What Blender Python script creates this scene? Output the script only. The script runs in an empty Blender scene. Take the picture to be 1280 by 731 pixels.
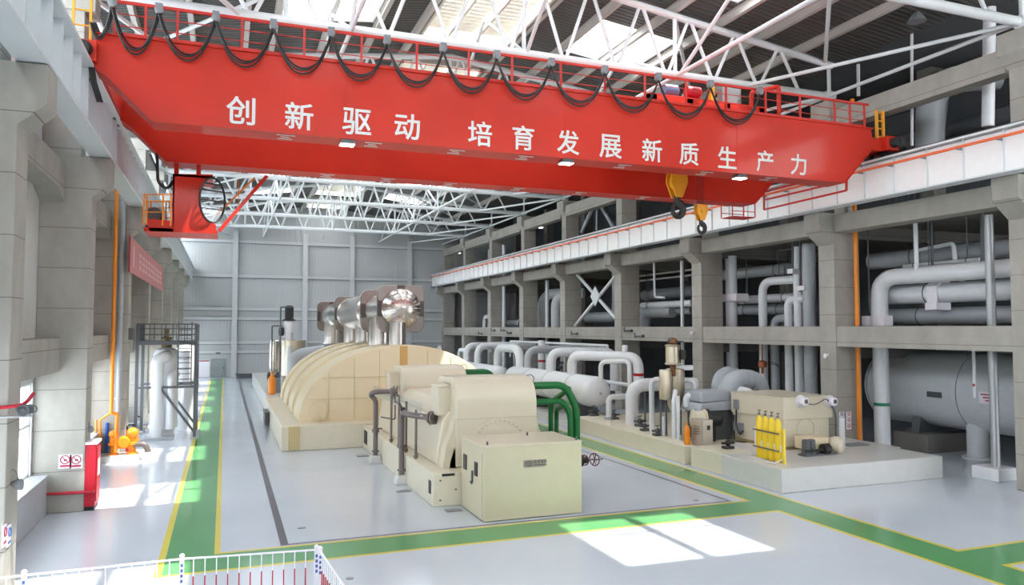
import bpy, bmesh, math, random
from mathutils import Vector, Matrix
random.seed(7)
scene = bpy.context.scene
COL = scene.collection
R = math.radians

# ------------------------------------------------------------------ camera
F_PX = 941.0
YAW = math.atan2(359, 941.0)
PIT = math.atan2(44.5, 941.0)
CAM = Vector((0, 0, 5.5))
FW = Vector((math.sin(YAW)*math.cos(PIT), math.cos(YAW)*math.cos(PIT), math.sin(PIT)))
RT = Vector((math.cos(YAW), -math.sin(YAW), 0))
UP = RT.cross(FW)
cd = bpy.data.cameras.new('camera')
cd.sensor_width = 36.0
cd.lens = F_PX/1280*36
cd.clip_end = 400
cam = bpy.data.objects.new('camera', cd)
cam.matrix_world = Matrix(((RT.x, UP.x, -FW.x, CAM.x), (RT.y, UP.y, -FW.y, CAM.y), (RT.z, UP.z, -FW.z, CAM.z), (0, 0, 0, 1)))
COL.objects.link(cam)
scene.camera = cam

# ------------------------------------------------------------------ light
scene.view_settings.view_transform = 'Standard'
scene.view_settings.look = 'None'
scene.view_settings.gamma = 1.0
scene.view_settings.use_curve_mapping = False
scene.view_settings.exposure = 0.68
w = bpy.data.worlds.new('sky')
scene.world = w
w.use_nodes = True
bg = w.node_tree.nodes['Background']
bg.inputs[0].default_value = (0.95, 0.975, 1.0, 1)
bg.inputs[1].default_value = 5.2
sd = bpy.data.lights.new('sun', 'SUN')
sd.energy = 7.0
sd.angle = R(0.6)
sd.color = (1.0, 0.96, 0.88)
sun = bpy.data.objects.new('sun', sd)
SUN_DIR = Vector((-6.5, 4.7, -19.0)).normalized()
sun.rotation_euler = SUN_DIR.to_track_quat('-Z', 'Y').to_euler()
sun.location = (40, -30, 80)
COL.objects.link(sun)
try:
    scene.cycles.max_bounces = 8
    scene.cycles.diffuse_bounces = 5
    scene.cycles.glossy_bounces = 3
    scene.cycles.transparent_max_bounces = 12
    scene.cycles.sample_clamp_indirect = 6.0
    scene.cycles.caustics_reflective = False
    scene.cycles.caustics_refractive = False
except Exception:
    pass

# ------------------------------------------------------------------ projection of measured picture points on real planes
def _ray(px, py): return FW + RT*((px-640)/F_PX) - UP*((py-365.5)/F_PX)
def PZ(px, py, z=0.0):
    d = _ray(px, py); return CAM + d*((z-CAM.z)/d.z)
def PX(px, py, x):
    d = _ray(px, py); return CAM + d*(x/d.x)
def PY(px, py, y):
    d = _ray(px, py); return CAM + d*(y/d.y)

# ------------------------------------------------------------------ materials
def lin(c):
    c = c/255.0
    return c/12.92 if c <= 0.04045 else ((c+0.055)/1.055)**2.4
def rgb(r, g, b): return (lin(r), lin(g), lin(b), 1)
MATS = {}
def mat(name, col, rough=0.5, metal=0.0, var=0.0, vscale=3.0, bump=0.0, bscale=20.0, spec=0.5, coat=0.0, emit=None, estr=0):
    m = bpy.data.materials.new(name); m.use_nodes = True
    nt = m.node_tree; p = nt.nodes['Principled BSDF']
    p.inputs['Base Color'].default_value = col
    p.inputs['Roughness'].default_value = rough
    p.inputs['Metallic'].default_value = metal
    p.inputs['Specular IOR Level'].default_value = spec
    p.inputs['Coat Weight'].default_value = coat
    p.inputs['Coat Roughness'].default_value = 0.12
    if emit:
        p.inputs['Emission Color'].default_value = emit
        p.inputs['Emission Strength'].default_value = estr
    tc = nt.nodes.new('ShaderNodeTexCoord')
    if var > 0:
        n = nt.nodes.new('ShaderNodeTexNoise'); n.inputs['Scale'].default_value = vscale
        n.inputs['Detail'].default_value = 5
        nt.links.new(tc.outputs['Object'], n.inputs['Vector'])
        r = nt.nodes.new('ShaderNodeValToRGB')
        r.color_ramp.elements[0].position = 0.3; r.color_ramp.elements[1].position = 0.7
        a = [max(0, c*(1-var)) for c in col[:3]]+[1]; b = [min(1, c*(1+var)) for c in col[:3]]+[1]
        r.color_ramp.elements[0].color = a; r.color_ramp.elements[1].color = b
        nt.links.new(n.outputs['Fac'], r.inputs['Fac'])
        nt.links.new(r.outputs['Color'], p.inputs['Base Color'])
    if bump > 0:
        n2 = nt.nodes.new('ShaderNodeTexNoise'); n2.inputs['Scale'].default_value = bscale
        nt.links.new(tc.outputs['Object'], n2.inputs['Vector'])
        bp = nt.nodes.new('ShaderNodeBump'); bp.inputs['Strength'].default_value = bump; bp.inputs['Distance'].default_value = 0.02
        nt.links.new(n2.outputs['Fac'], bp.inputs['Height'])
        nt.links.new(bp.outputs['Normal'], p.inputs['Normal'])
    MATS[name] = m
    return m
def corrugated(name, col, axis, period, depth=0.03, rough=0.5, shade=0.0):
    """sheet metal with real-size ribs running across `axis`"""
    m = mat(name, col, rough)
    nt = m.node_tree; p = nt.nodes['Principled BSDF']
    tc = nt.nodes.new('ShaderNodeTexCoord')
    wv = nt.nodes.new('ShaderNodeTexWave'); wv.wave_type = 'BANDS'; wv.bands_direction = axis
    wv.inputs['Scale'].default_value = 2*math.pi/period/20.0
    nt.links.new(tc.outputs['Object'], wv.inputs['Vector'])
    bp = nt.nodes.new('ShaderNodeBump'); bp.inputs['Distance'].default_value = depth; bp.inputs['Strength'].default_value = 0.8
    nt.links.new(wv.outputs['Fac'], bp.inputs['Height'])
    nt.links.new(bp.outputs['Normal'], p.inputs['Normal'])
    if shade:
        mx = nt.nodes.new('ShaderNodeMixRGB'); mx.inputs[1].default_value = [c*(1-shade) for c in col[:3]]+[1]; mx.inputs[2].default_value = col
        nt.links.new(wv.outputs['Fac'], mx.inputs[0]); nt.links.new(mx.outputs[0], p.inputs['Base Color'])
    return m
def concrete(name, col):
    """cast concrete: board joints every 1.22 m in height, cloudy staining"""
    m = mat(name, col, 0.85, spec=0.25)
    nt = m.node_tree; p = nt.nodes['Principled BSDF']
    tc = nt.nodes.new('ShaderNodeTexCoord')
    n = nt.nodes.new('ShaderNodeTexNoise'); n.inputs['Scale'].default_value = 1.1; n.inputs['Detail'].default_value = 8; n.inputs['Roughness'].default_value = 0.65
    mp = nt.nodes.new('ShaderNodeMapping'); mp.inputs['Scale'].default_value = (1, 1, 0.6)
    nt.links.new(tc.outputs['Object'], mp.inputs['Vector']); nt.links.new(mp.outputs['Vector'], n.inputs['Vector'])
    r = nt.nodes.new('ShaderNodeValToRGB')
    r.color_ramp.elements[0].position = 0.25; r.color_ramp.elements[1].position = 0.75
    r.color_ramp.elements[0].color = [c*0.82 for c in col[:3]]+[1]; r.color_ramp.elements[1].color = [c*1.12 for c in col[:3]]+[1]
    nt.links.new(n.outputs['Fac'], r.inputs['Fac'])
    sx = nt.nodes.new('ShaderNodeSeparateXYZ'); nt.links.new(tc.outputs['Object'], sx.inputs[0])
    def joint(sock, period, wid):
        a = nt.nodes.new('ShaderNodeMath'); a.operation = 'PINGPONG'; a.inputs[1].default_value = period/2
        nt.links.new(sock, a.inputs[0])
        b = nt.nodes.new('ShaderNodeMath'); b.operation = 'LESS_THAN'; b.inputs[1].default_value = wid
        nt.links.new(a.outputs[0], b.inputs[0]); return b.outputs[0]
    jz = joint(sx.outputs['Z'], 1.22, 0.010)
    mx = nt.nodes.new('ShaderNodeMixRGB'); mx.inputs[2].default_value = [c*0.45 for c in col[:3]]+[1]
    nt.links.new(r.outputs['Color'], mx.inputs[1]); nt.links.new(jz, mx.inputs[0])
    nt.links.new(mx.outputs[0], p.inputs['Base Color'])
    return m
def pane(name, tint=(0.93, 0.97, 1.0), gloss=0.06):
    m = bpy.data.materials.new(name); m.use_nodes = True
    nt = m.node_tree; nt.nodes.remove(nt.nodes['Principled BSDF'])
    o = nt.nodes['Material Output']
    t = nt.nodes.new('ShaderNodeBsdfTransparent'); t.inputs[0].default_value = (*tint, 1)
    g = nt.nodes.new('ShaderNodeBsdfGlossy'); g.inputs['Roughness'].default_value = 0.03
    x = nt.nodes.new('ShaderNodeMixShader'); x.inputs[0].default_value = gloss
    nt.links.new(t.outputs[0], x.inputs[1]); nt.links.new(g.outputs[0], x.inputs[2]); nt.links.new(x.outputs[0], o.inputs[0])
    MATS[name] = m
    return m

def epoxy(name, col, rough=0.13):
    m = mat(name, col, rough, var=0.04, vscale=0.35, coat=0.0, spec=0.45)
    return m

FLOOR = epoxy('floor_white', rgb(196, 203, 212), 0.14)
GREEN = epoxy('floor_green', rgb(92, 152, 98), 0.16)
YELLOW = epoxy('floor_yellow', rgb(212, 196, 84), 0.2)
GUTTER = mat('gutter_grey', rgb(96, 97, 103), 0.6)
CONC = concrete('concrete', rgb(166, 162, 154))
CONCD = concrete('concrete_shaded', rgb(120, 118, 113))  # darker copy of the concrete, with the right bays' shade in its colour
DARK = mat('bay_shade_grey', rgb(88, 90, 92), 0.85, var=0.15, vscale=0.6)  # dark grey stands in for the shade inside the right bays
STEELW = mat('white_steel', rgb(226, 229, 231), 0.4, var=0.02)
STEELG = mat('rail_girder_white', rgb(214, 219, 222), 0.45, var=0.04, vscale=0.8)
COVERW = mat('girder_cover_white', rgb(238, 237, 236), 0.45, var=0.02)
PURL = mat('purlin_grey', rgb(196, 192, 186), 0.5)
DECK = corrugated('roof_deck', rgb(96, 95, 93), 'Y', 0.28, 0.05, 0.55, 0.45)
BACKW = corrugated('back_cladding', rgb(184, 186, 186), 'X', 0.34, 0.008, 0.5, 0.03)
BACKG = mat('girt_grey', rgb(198, 200, 200), 0.5)
SIDEW = corrugated('side_cladding', rgb(205, 205, 202), 'Y', 0.3, 0.02, 0.5, 0.05)
RED = mat('crane_red', rgb(198, 42, 22), 0.5, var=0.09, vscale=0.45, coat=0.22, spec=0.3)
RED2 = mat('rail_red', rgb(200, 48, 38), 0.45)
LETTER = mat('letter_white', rgb(214, 214, 210), 0.5)
BLACK = mat('black_rubber', rgb(38, 36, 36), 0.5)
DGREY = mat('dark_grey_steel', rgb(92, 95, 98), 0.5, metal=0.2)
MGREY = mat('mid_grey_paint', rgb(128, 131, 134), 0.45)
BROWN = mat('brown_grey_pipe', rgb(112, 102, 98), 0.45, metal=0.25)
CREAM = mat('cream_paint', rgb(220, 204, 170), 0.4, var=0.03, vscale=0.6)
CREAM2 = mat('pale_cream_paint', rgb(210, 200, 178), 0.32, var=0.02, vscale=0.6)
CREAM3 = mat('yellow_cream_paint', rgb(200, 192, 163), 0.3, var=0.02)
PLINTH = mat('plinth_cream', rgb(220, 212, 190), 0.35, var=0.03)
PLINTHW = mat('plinth_white', rgb(206, 205, 202), 0.3, var=0.03)
PIPEW = mat('white_pipe', rgb(222, 224, 227), 0.35, var=0.03, vscale=2)
PIPEG = mat('grey_pipe', rgb(170, 174, 178), 0.4, var=0.05, vscale=2)
TANKG = mat('tank_grey', rgb(206, 210, 212), 0.4, var=0.03)
WRAP = mat('wrapped_lagging', rgb(168, 172, 178), 0.55, bump=0.8, bscale=6)
SILVER = mat('polished_steel', rgb(208, 200, 194), 0.24, metal=1.0, bump=0.25, bscale=2.2)
SILVERD = mat('satin_steel', rgb(150, 140, 135), 0.3, metal=1.0, var=.1, vscale=1.5)
BRASS = mat('warm_steel', rgb(206, 194, 172), 0.38, metal=0.8)
CHROME = mat('bright_pipe', rgb(176, 178, 180), 0.45, metal=0.6)
GPIPE = mat('green_pipe', rgb(14, 104, 46), 0.3)
ORANGE = mat('orange_paint', rgb(240, 140, 28), 0.4)
ORANGER = mat('orange_bar', rgb(236, 110, 66), 0.45)
YEL = mat('yellow_bottle', rgb(238, 204, 44), 0.3)
YELHOOK = mat('hook_yellow', rgb(232, 160, 26), 0.45)
FIRERED = mat('hydrant_red', rgb(180, 20, 42), 0.4)
BLUE = mat('blue_pipe', rgb(40, 90, 180), 0.4)
TEALB = mat('teal_band', rgb(20, 130, 96), 0.4)
BANNER = mat('banner_pink', rgb(196, 122, 124), 0.6)
SIGNW = mat('sign_white', rgb(234, 230, 236), 0.5)
SIGNR = mat('sign_red', rgb(178, 62, 86), 0.5)
PLATE = mat('name_plate', rgb(150, 144, 132), 0.35, metal=0.4)
CABST = mat('brushed_cabinet', rgb(186, 178, 166), 0.4, metal=0.5)
PLATED = mat('plate_dark', rgb(92, 82, 74), 0.5)
LAMP = mat('lamp_glass', rgb(255, 255, 255), 0.4, emit=(1, 0.98, 0.94, 1), estr=6)
GLASS = pane('clear_pane')
SKYG = pane('skylight_pane', (0.96, 0.985, 1.0), 0.04)
FROST = bpy.data.materials.new('frosted_diffuser'); FROST.use_nodes = True
_nt = FROST.node_tree; _nt.nodes.remove(_nt.nodes['Principled BSDF'])
_t = _nt.nodes.new('ShaderNodeBsdfTranslucent'); _t.inputs[0].default_value = (.86, .88, .9, 1)
_nt.links.new(_t.outputs[0], _nt.nodes['Material Output'].inputs[0])
LOUVRE = mat('louvre_cream', rgb(226, 222, 210), 0.5)

# ------------------------------------------------------------------ mesh collector
class M:
    def __init__(s): s.v = []; s.f = []; s.mi = []; s.cur = 0
    def add(s, vs, fs):
        o = len(s.v); s.v.extend([tuple(v) for v in vs])
        for f in fs: s.f.append([i+o for i in f]); s.mi.append(s.cur)
        return s
    def box(s, x0, x1, y0, y1, z0, z1):
        vs = [(x0,y0,z0),(x1,y0,z0),(x1,y1,z0),(x0,y1,z0),(x0,y0,z1),(x1,y0,z1),(x1,y1,z1),(x0,y1,z1)]
        return s.add(vs, [(0,3,2,1),(4,5,6,7),(0,1,5,4),(1,2,6,5),(2,3,7,6),(3,0,4,7)])
    def bar(s, a, b, w, h=None, up=(0,0,1)):
        a = Vector(a); b = Vector(b); h = h or w
        d = (b-a).normalized(); u = Vector(up)
        if abs(d.dot(u)) > 0.98: u = Vector((0,1,0))
        x = d.cross(u).normalized(); z = x.cross(d)
        vs = []
        for p in (a, b):
            for sx, sz in ((-1,-1),(1,-1),(1,1),(-1,1)): vs.append(p + x*(sx*w/2) + z*(sz*h/2))
        return s.add(vs, [(0,1,2,3),(7,6,5,4),(0,4,5,1),(1,5,6,2),(2,6,7,3),(3,7,4,0)])
    def tube(s, pts, r, n=10, bend=0, cap=True, closed=False):
        pts = [Vector(p) for p in pts]
        if bend > 0 and len(pts) > 2:
            out = [pts[0]]
            for i in range(1, len(pts)-1):
                p, q, t = pts[i-1], pts[i], pts[i+1]
                d1 = (p-q); d2 = (t-q)
                l = min(bend, d1.length*0.49, d2.length*0.49)
                A = q + d1.normalized()*l; B = q + d2.normalized()*l
                for k in range(7):
                    u = k/6.0
                    out.append(A*(1-u)**2 + q*2*u*(1-u) + B*u*u)
            out.append(pts[-1]); pts = out
        rs = r if isinstance(r, (list, tuple)) else [r]*len(pts)
        vs = []; N = len(pts); prev = None
        for i, p in enumerate(pts):
            if closed: d = (pts[(i+1) % N]-pts[i-1])
            else: d = pts[min(i+1, N-1)]-pts[max(i-1, 0)]
            d.normalize()
            if prev is None:
                u = Vector((0,0,1)) if abs(d.z) < 0.9 else Vector((1,0,0))
                x = d.cross(u).normalized()
            else:
                x = (prev - d*prev.dot(d)).normalized()
            prev = x; y = d.cross(x)
            for k in range(n):
                t = 2*math.pi*k/n
                vs.append(p + x*(math.cos(t)*rs[i]) + y*(math.sin(t)*rs[i]))
        fs = []
        for i in range(N if closed else N-1):
            for k in range(n):
                a = i*n+k; b = i*n+(k+1) % n; j = ((i+1) % N)*n
                fs.append((a, b, j+(k+1) % n, j+k))
        if cap and not closed:
            fs.append(tuple(range(n-1, -1, -1))); fs.append(tuple((N-1)*n+k for k in range(n)))
        return s.add(vs, fs)
    def cyl(s, a, b, r, r2=None, n=16):
        return s.tube([a, b], [r, r if r2 is None else r2], n)
    def lathe(s, prof, o, ax=(0,0,1), n=24):
        """prof: list of (radius, distance along axis)"""
        ax = Vector(ax).normalized(); o = Vector(o)
        u = Vector((0,0,1)) if abs(ax.z) < 0.9 else Vector((1,0,0))
        x = ax.cross(u).normalized(); y = ax.cross(x)
        vs = []
        for r, h in prof:
            for k in range(n):
                t = 2*math.pi*k/n
                vs.append(o + ax*h + x*(math.cos(t)*max(r, 1e-4)) + y*(math.sin(t)*max(r, 1e-4)))
        fs = []
        for i in range(len(prof)-1):
            for k in range(n):
                fs.append((i*n+k, i*n+(k+1) % n, (i+1)*n+(k+1) % n, (i+1)*n+k))
        fs.append(tuple(range(n-1, -1, -1))); fs.append(tuple((len(prof)-1)*n+k for k in range(n)))
        return s.add(vs, fs)
    def prism(s, poly, ax, a, b):
        """poly: 2-D outline in the two other axes (x: y,z / y: x,z / z: x,y), extruded from a to b along ax"""
        def P(p, t):
            return {'x': (t, p[0], p[1]), 'y': (p[0], t, p[1]), 'z': (p[0], p[1], t)}[ax]
        n = len(poly)
        vs = [P(p, a) for p in poly]+[P(p, b) for p in poly]
        fs = [tuple(range(n)), tuple(range(2*n-1, n-1, -1))]
        for i in range(n): fs.append((i, (i+1) % n, n+(i+1) % n, n+i))
        return s.add(vs, fs)
    def ball(s, c, r, sc=(1,1,1), n=14, m=8):
        vs = []; fs = []
        for i in range(m+1):
            a = math.pi*i/m
            rr = max(math.sin(a), 1e-3)
            for k in range(n):
                t = 2*math.pi*k/n
                vs.append((c[0]+r*sc[0]*rr*math.cos(t), c[1]+r*sc[1]*rr*math.sin(t), c[2]+r*sc[2]*math.cos(a)))
        for i in range(m):
            for k in range(n): fs.append((i*n+k, (i+1)*n+k, (i+1)*n+(k+1) % n, i*n+(k+1) % n))
        return s.add(vs, fs)
    def torus(s, c, R_, r, ax=(0,0,1), n=20, m=8):
        ax = Vector(ax).normalized(); u = Vector((0,0,1)) if abs(ax.z) < 0.9 else Vector((1,0,0))
        x = ax.cross(u).normalized(); y = ax.cross(x); c = Vector(c)
        pts = [c + x*(math.cos(2*math.pi*k/n)*R_) + y*(math.sin(2*math.pi*k/n)*R_) for k in range(n)]
        return s.tube(pts, r, m, closed=True)
    def build(s, name, mats, parent=None, smooth=True, bevel=0):
        me = bpy.data.meshes.new(name)
        me.from_pydata(s.v, [], s.f)
        if not isinstance(mats, (list, tuple)): mats = [mats]
        for m_ in mats: me.materials.append(m_)
        if len(mats) > 1:
            me.polygons.foreach_set('material_index', s.mi)
        bm = bmesh.new(); bm.from_mesh(me)
        bmesh.ops.recalc_face_normals(bm, faces=bm.faces)
        bm.to_mesh(me); bm.free()
        if smooth:
            me.polygons.foreach_set('use_smooth', [True]*len(me.polygons))
            me.set_sharp_from_angle(angle=R(38))
        me.update()
        o = bpy.data.objects.new(name, me)
        COL.objects.link(o)
        if parent is not None:
            o.parent = parent
            # geometry is written in world coordinates: the part keeps them under a placed parent
            o.matrix_parent_inverse = Matrix.Translation(-Vector(parent.location)) if parent.type == 'EMPTY' else Matrix.Identity(4)
        if bevel:
            b = o.modifiers.new('bevel', 'BEVEL'); b.width = bevel; b.segments = 2; b.limit_method = 'ANGLE'
        return o

def tag(o, label, cat, group=None, kind=None):
    o['label'] = label; o['category'] = cat
    if group: o['group'] = group
    if kind: o['kind'] = kind
    return o
def thing(name, label, cat, loc=(0,0,0), group=None, kind=None):
    o = bpy.data.objects.new(name, None); o.location = loc
    o.empty_display_size = 0.2
    COL.objects.link(o)
    return tag(o, label, cat, group, kind)
def copy_tree(o, off, parent=None):
    """copy a thing and its parts and sub-parts, moved by off (geometry is in world coordinates under an Empty)"""
    c = o.copy(); COL.objects.link(c)
    if parent is None: c.location = Vector(o.location)+Vector(off)
    else: c.parent = parent; c.matrix_parent_inverse = o.matrix_parent_inverse.copy()
    for ch in list(o.children): copy_tree(ch, off, c)
    return c
ORD = ['nearest', 'second', 'third', 'fourth', 'fifth', 'sixth', 'seventh', 'eighth', 'ninth', 'tenth', 'eleventh', 'twelfth', 'thirteenth', 'fourteenth', 'fifteenth']

# ================================================================== THE HALL
XL, XR = -5.25, 25.3          # left cladding plane, face of right-hand columns
YB = 91.0                     # far gable wall
LCOL = [17.1, 26.0, 36.1, 45.4, 54.5, 63.5, 72.4, 81.5]     # near edges of the left columns
RCOL = [17.15, 26.1, 36.1, 45.4, 54.5, 63.5, 72.4, 81.5]    # near edges of the right columns
TY = [8.4, 17.6, 26.5, 36.6, 45.9, 55.0, 64.0, 73.0, 82.0]  # roof trusses
RIDGE = 10.6

# floor: one slab with its painted lanes
def floor_mesh():
    rects = [  # later wins: x0,x1,y0,y1,material index
        (-1.38, 0.0, 18.55, 88, 2), (-1.38, 17.12, 18.55, 20.08, 2), (15.62, 17.12, 6, 66, 2), (17.0, 40, 12.45, 13.8, 2),
        (-1.22, -0.14, 18.68, 88, 1), (-1.22, 16.98, 18.68, 19.96, 1), (15.76, 16.98, 6, 66, 1), (16.5, 40, 12.57, 13.68, 1),
        (1.42, 1.62, 20.18, 80, 3), (1.42, 15.18, 20.14, 20.26, 3), (15.06, 15.18, 20.14, 60, 3)]
    xs = sorted({-6, 38} | {r[0] for r in rects} | {r[1] for r in rects if r[1] < 38})
    ys = sorted({-3, YB} | {r[2] for r in rects} | {r[3] for r in rects})
    m = M()
    idx = {}
    for i, x in enumerate(xs):
        for j, y in enumerate(ys):
            idx[i, j] = len(m.v); m.v.append((x, y, 0))
    for i in range(len(xs)-1):
        for j in range(len(ys)-1):
            cx = (xs[i]+xs[i+1])/2; cy = (ys[j]+ys[j+1])/2
            k = 0
            for r in rects:
                if r[0] < cx < r[1] and r[2] < cy < r[3]: k = r[4]
            m.f.append([idx[i, j], idx[i+1, j], idx[i+1, j+1], idx[i, j+1]]); m.mi.append(k)
    m.cur = 0
    m.add([(-6,-3,-.3),(38,-3,-.3),(38,YB,-.3),(-6,YB,-.3)], [(0,3,2,1)])
    return m
fl = floor_mesh().build('floor', [FLOOR, GREEN, YELLOW, GUTTER], smooth=False)
tag(fl, 'glossy white epoxy hall floor with green walkways edged in yellow', 'floor', kind='structure')

# far gable wall with its girts and posts
m = M(); m.box(-6, 38, YB, YB+0.3, 0, 21)
wb = m.build('wall_back', BACKW, smooth=False)
tag(wb, 'grey corrugated gable wall at the far end of the hall', 'wall', kind='structure')
for z in (15.36, 11.42, 7.67, 6.59, 3.87, 2.83):
    g = M(); g.box(-5, 25.6, YB-0.22, YB+0.01, z-0.16, z+0.10); g.box(-5, 25.6, YB-0.26, YB+0.01, z+0.10, z+0.16); gi = g.build('girt', BACKG, wb, smooth=False); g = M(); g.box(-5, 25.6, YB-0.2, YB+0.01, z-0.24, z-0.16); g.build('girt_shadow_strip', MGREY, gi, smooth=False)  # grey strip below each girt paints its shadow line
for x in (1.03, 8.72, 14.14, 21.14):
    g = M(); g.box(x-0.28, x+0.28, YB-0.42, YB-0.34, 0, 16.5); g.box(x-0.05, x+0.05, YB-0.36, YB, 0, 16.5); g.box(x-0.28, x+0.28, YB-0.06, YB+.01, 0, 16.5); g.build('gable_post', BACKG, wb, smooth=False)
d = M(); d.box(-1.35, 0.2, YB-0.1, YB+0.02, 0, 2.05); d.box(-1.25, 0.1, YB-0.16, YB-.09, 0.05, 1.0); d.box(-1.25, 0.1, YB-0.16, YB-.09, 1.06, 1.98)
dd = d.build('door_1', mat('door_grey', rgb(140, 146, 146), 0.5), smooth=False)
tag(dd, 'small grey steel door in the far gable wall at the end of the green walkway', 'door', kind='structure')
h = M(); h.box(-0.05, 0.02, YB-0.22, YB-0.15, 0.95, 1.15); h.build('door_handle', BLACK, dd, smooth=False)
s = M(); s.box(-2.65, -1.45, YB-0.06, YB-.01, 0.02, 1.95)
o = s.build('notice_panel', SIGNW, smooth=False); tag(o, 'white notice panel with a red header beside the far grey door', 'notice board')
s = M(); s.box(-2.6, -1.5, YB-0.075, YB-0.055, 1.78, 1.9); s.build('header_strip', SIGNR, o, smooth=False)
s = M(); s.box(1.3, 3.7, 88.2, 89.5, 0, 0.42); s.box(1.2, 3.8, 88.1, 89.6, 0.36, 0.44)
o = s.build('gutter_box', DGREY, smooth=False, bevel=0.02); tag(o, 'low dark grey box on the floor at the foot of the far gable wall', 'box')
s = M(); s.tube([(-.62, YB-.01, 2.75), (-.62, YB-.35, 2.75)], 0.03); s.box(-.85, -.38, YB-.5, YB-.3, 2.62, 2.78)
o = s.build('door_lamp', DGREY, smooth=False); tag(o, 'small dark lamp on the gable wall above the far door', 'lamp')

# unseen wall behind the camera, its window band added to set the daylight
m = M()
m.box(-6, 26.9, -1.3, -1, 0, 13.5); m.box(-6, 26.9, -1.3, -1, 16.5, 20.5)
for k in range(8):
    x = -6+32.0*k/7; m.box(x, x+.9, -1.3, -1, 13.5, 16.5)
tag(m.build('wall_front', SIDEW, smooth=False), 'front gable wall behind the camera with an added band of window openings', 'wall', kind='structure')
# left wall: cladding with a low ribbon window in each bay, concrete columns with corbels, tie beams
wl = M()
lb = [-1.0, 8.0]+LCOL+[YB]
wins = []
for i in range(len(lb)-1):
    a = lb[i]+0.45; b = lb[i+1]+0.45
    y0, y1 = lb[i]+1.1, lb[i+1]-0.15
    z0, z1 = 1.15, 3.9
    if i == len(lb)-2: y0, y1 = y0, y1-1
    wl.box(XL-.25, XL, a, b, 0, z0); wl.box(XL-.25, XL, a, b, z1, 12.7); wl.box(XL-.25, XL, a, b, 16.2, 18.2)
    wl.box(XL-.25, XL, a, y0, z0, z1); wl.box(XL-.25, XL, y1, b, z0, z1)
    wins.append((y0, y1, z0, z1))
added_cler = (12.7, 16.2)  # unseen clerestory band, added to throw daylight on the right columns
o = wl.build('wall_left', SIDEW, smooth=False); tag(o, 'left side wall of pale ribbed cladding between the concrete columns', 'wall', kind='structure')
for k, (y0, y1, z0, z1) in enumerate(wins):
    f = M(); n = max(3, int((y1-y0)/1.2))
    for q in range(n+1):
        y = y0+(y1-y0)*q/n; f.box(XL-.16, XL-.06, y-.04, y+.04, z0, z1)
    for z in (z0+.04, z0+1.5, z1-.04): f.box(XL-.16, XL-.06, y0, y1, z-.04, z+.04)
    fo = f.build('window_%d' % (k+1), STEELW, smooth=False)
    tag(fo, 'low ribbon window with white bars in the left wall, %s bay from the camera' % ORD[k], 'window', kind='structure')
    g = M(); g.box(XL-.12, XL-.10, y0, y1, z0, z1); g.build('window_pane', GLASS, fo, smooth=False)

for k in range(len(lb)-1):
    y0, y1 = lb[k]+.9, lb[k+1]
    f = M()
    for q in range(5): f.box(XL-.16, XL-.06, y0+(y1-y0)*q/4-.04, y0+(y1-y0)*q/4+.04, *added_cler)
    for z in (12.74, 14.4, 16.16): f.box(XL-.16, XL-.06, y0-.5, y1+.5, z-.04, z+.04)
    fo = f.build('window_%d' % (k+1+len(wins)), STEELW, smooth=False)
    tag(fo, 'added unseen clerestory window above the left crane girder, %s bay from the camera' % ORD[k], 'window', kind='structure')
    g = M(); g.box(XL-.12, XL-.10, lb[k]+.45, lb[k+1]+.45, *added_cler); g.build('window_pane', GLASS, fo, smooth=False)

def col_left(y0):
    m = M(); y1 = y0+0.95
    m.prism([(XL, 0), (-3.87, 0), (-3.87, 9.5), (-3.38, 9.95), (-3.38, 10.75), (XL, 10.75)], 'y', y0, y1)
    m.box(XL, -4.2, y0+.1, y1-.1, 10.7, 15.9); m.box(XL, -3.9, y0, y1, 15.3, 15.9)
    return m
for k, y in enumerate(LCOL):
    o = col_left(y).build('column', CONC, smooth=False, bevel=0.02)
    m = M(); m.box(-4.1, -3.42, y+.15, y+.8, 10.74, 10.785); m.build('bearing_plate', BLACK, o, smooth=False)
    tag(o, 'concrete column with corbel on the left wall, %s from the camera' % ORD[k], 'column', kind='structure')
def tie(k, ya, yb, x0, x1, z0, z1, haunch, label):
    m = M()
    m.prism([(ya, z0-haunch), (ya+.9, z0), (yb-.9, z0), (yb, z0-haunch), (yb, z1), (ya, z1)] if haunch else [(ya, z0), (yb, z0), (yb, z1), (ya, z1)], 'x', x0, x1)
    o = m.build('tie_beam', CONC, smooth=False, bevel=0.015); tag(o, label, 'beam', kind='structure')
for k in range(len(LCOL)-1):
    ya, yb = LCOL[k]+.95, LCOL[k+1]
    tie(k, ya, yb, XL, -4.6, 4.2, 5.2, 0.0, 'low concrete tie beam on the left wall, %s bay from the camera' % ORD[k])
    tie(k, ya, yb, XL, -4.6, 9.65, 10.5, 0.35, 'high concrete tie beam under the left crane girder, %s bay from the camera' % ORD[k])

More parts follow.
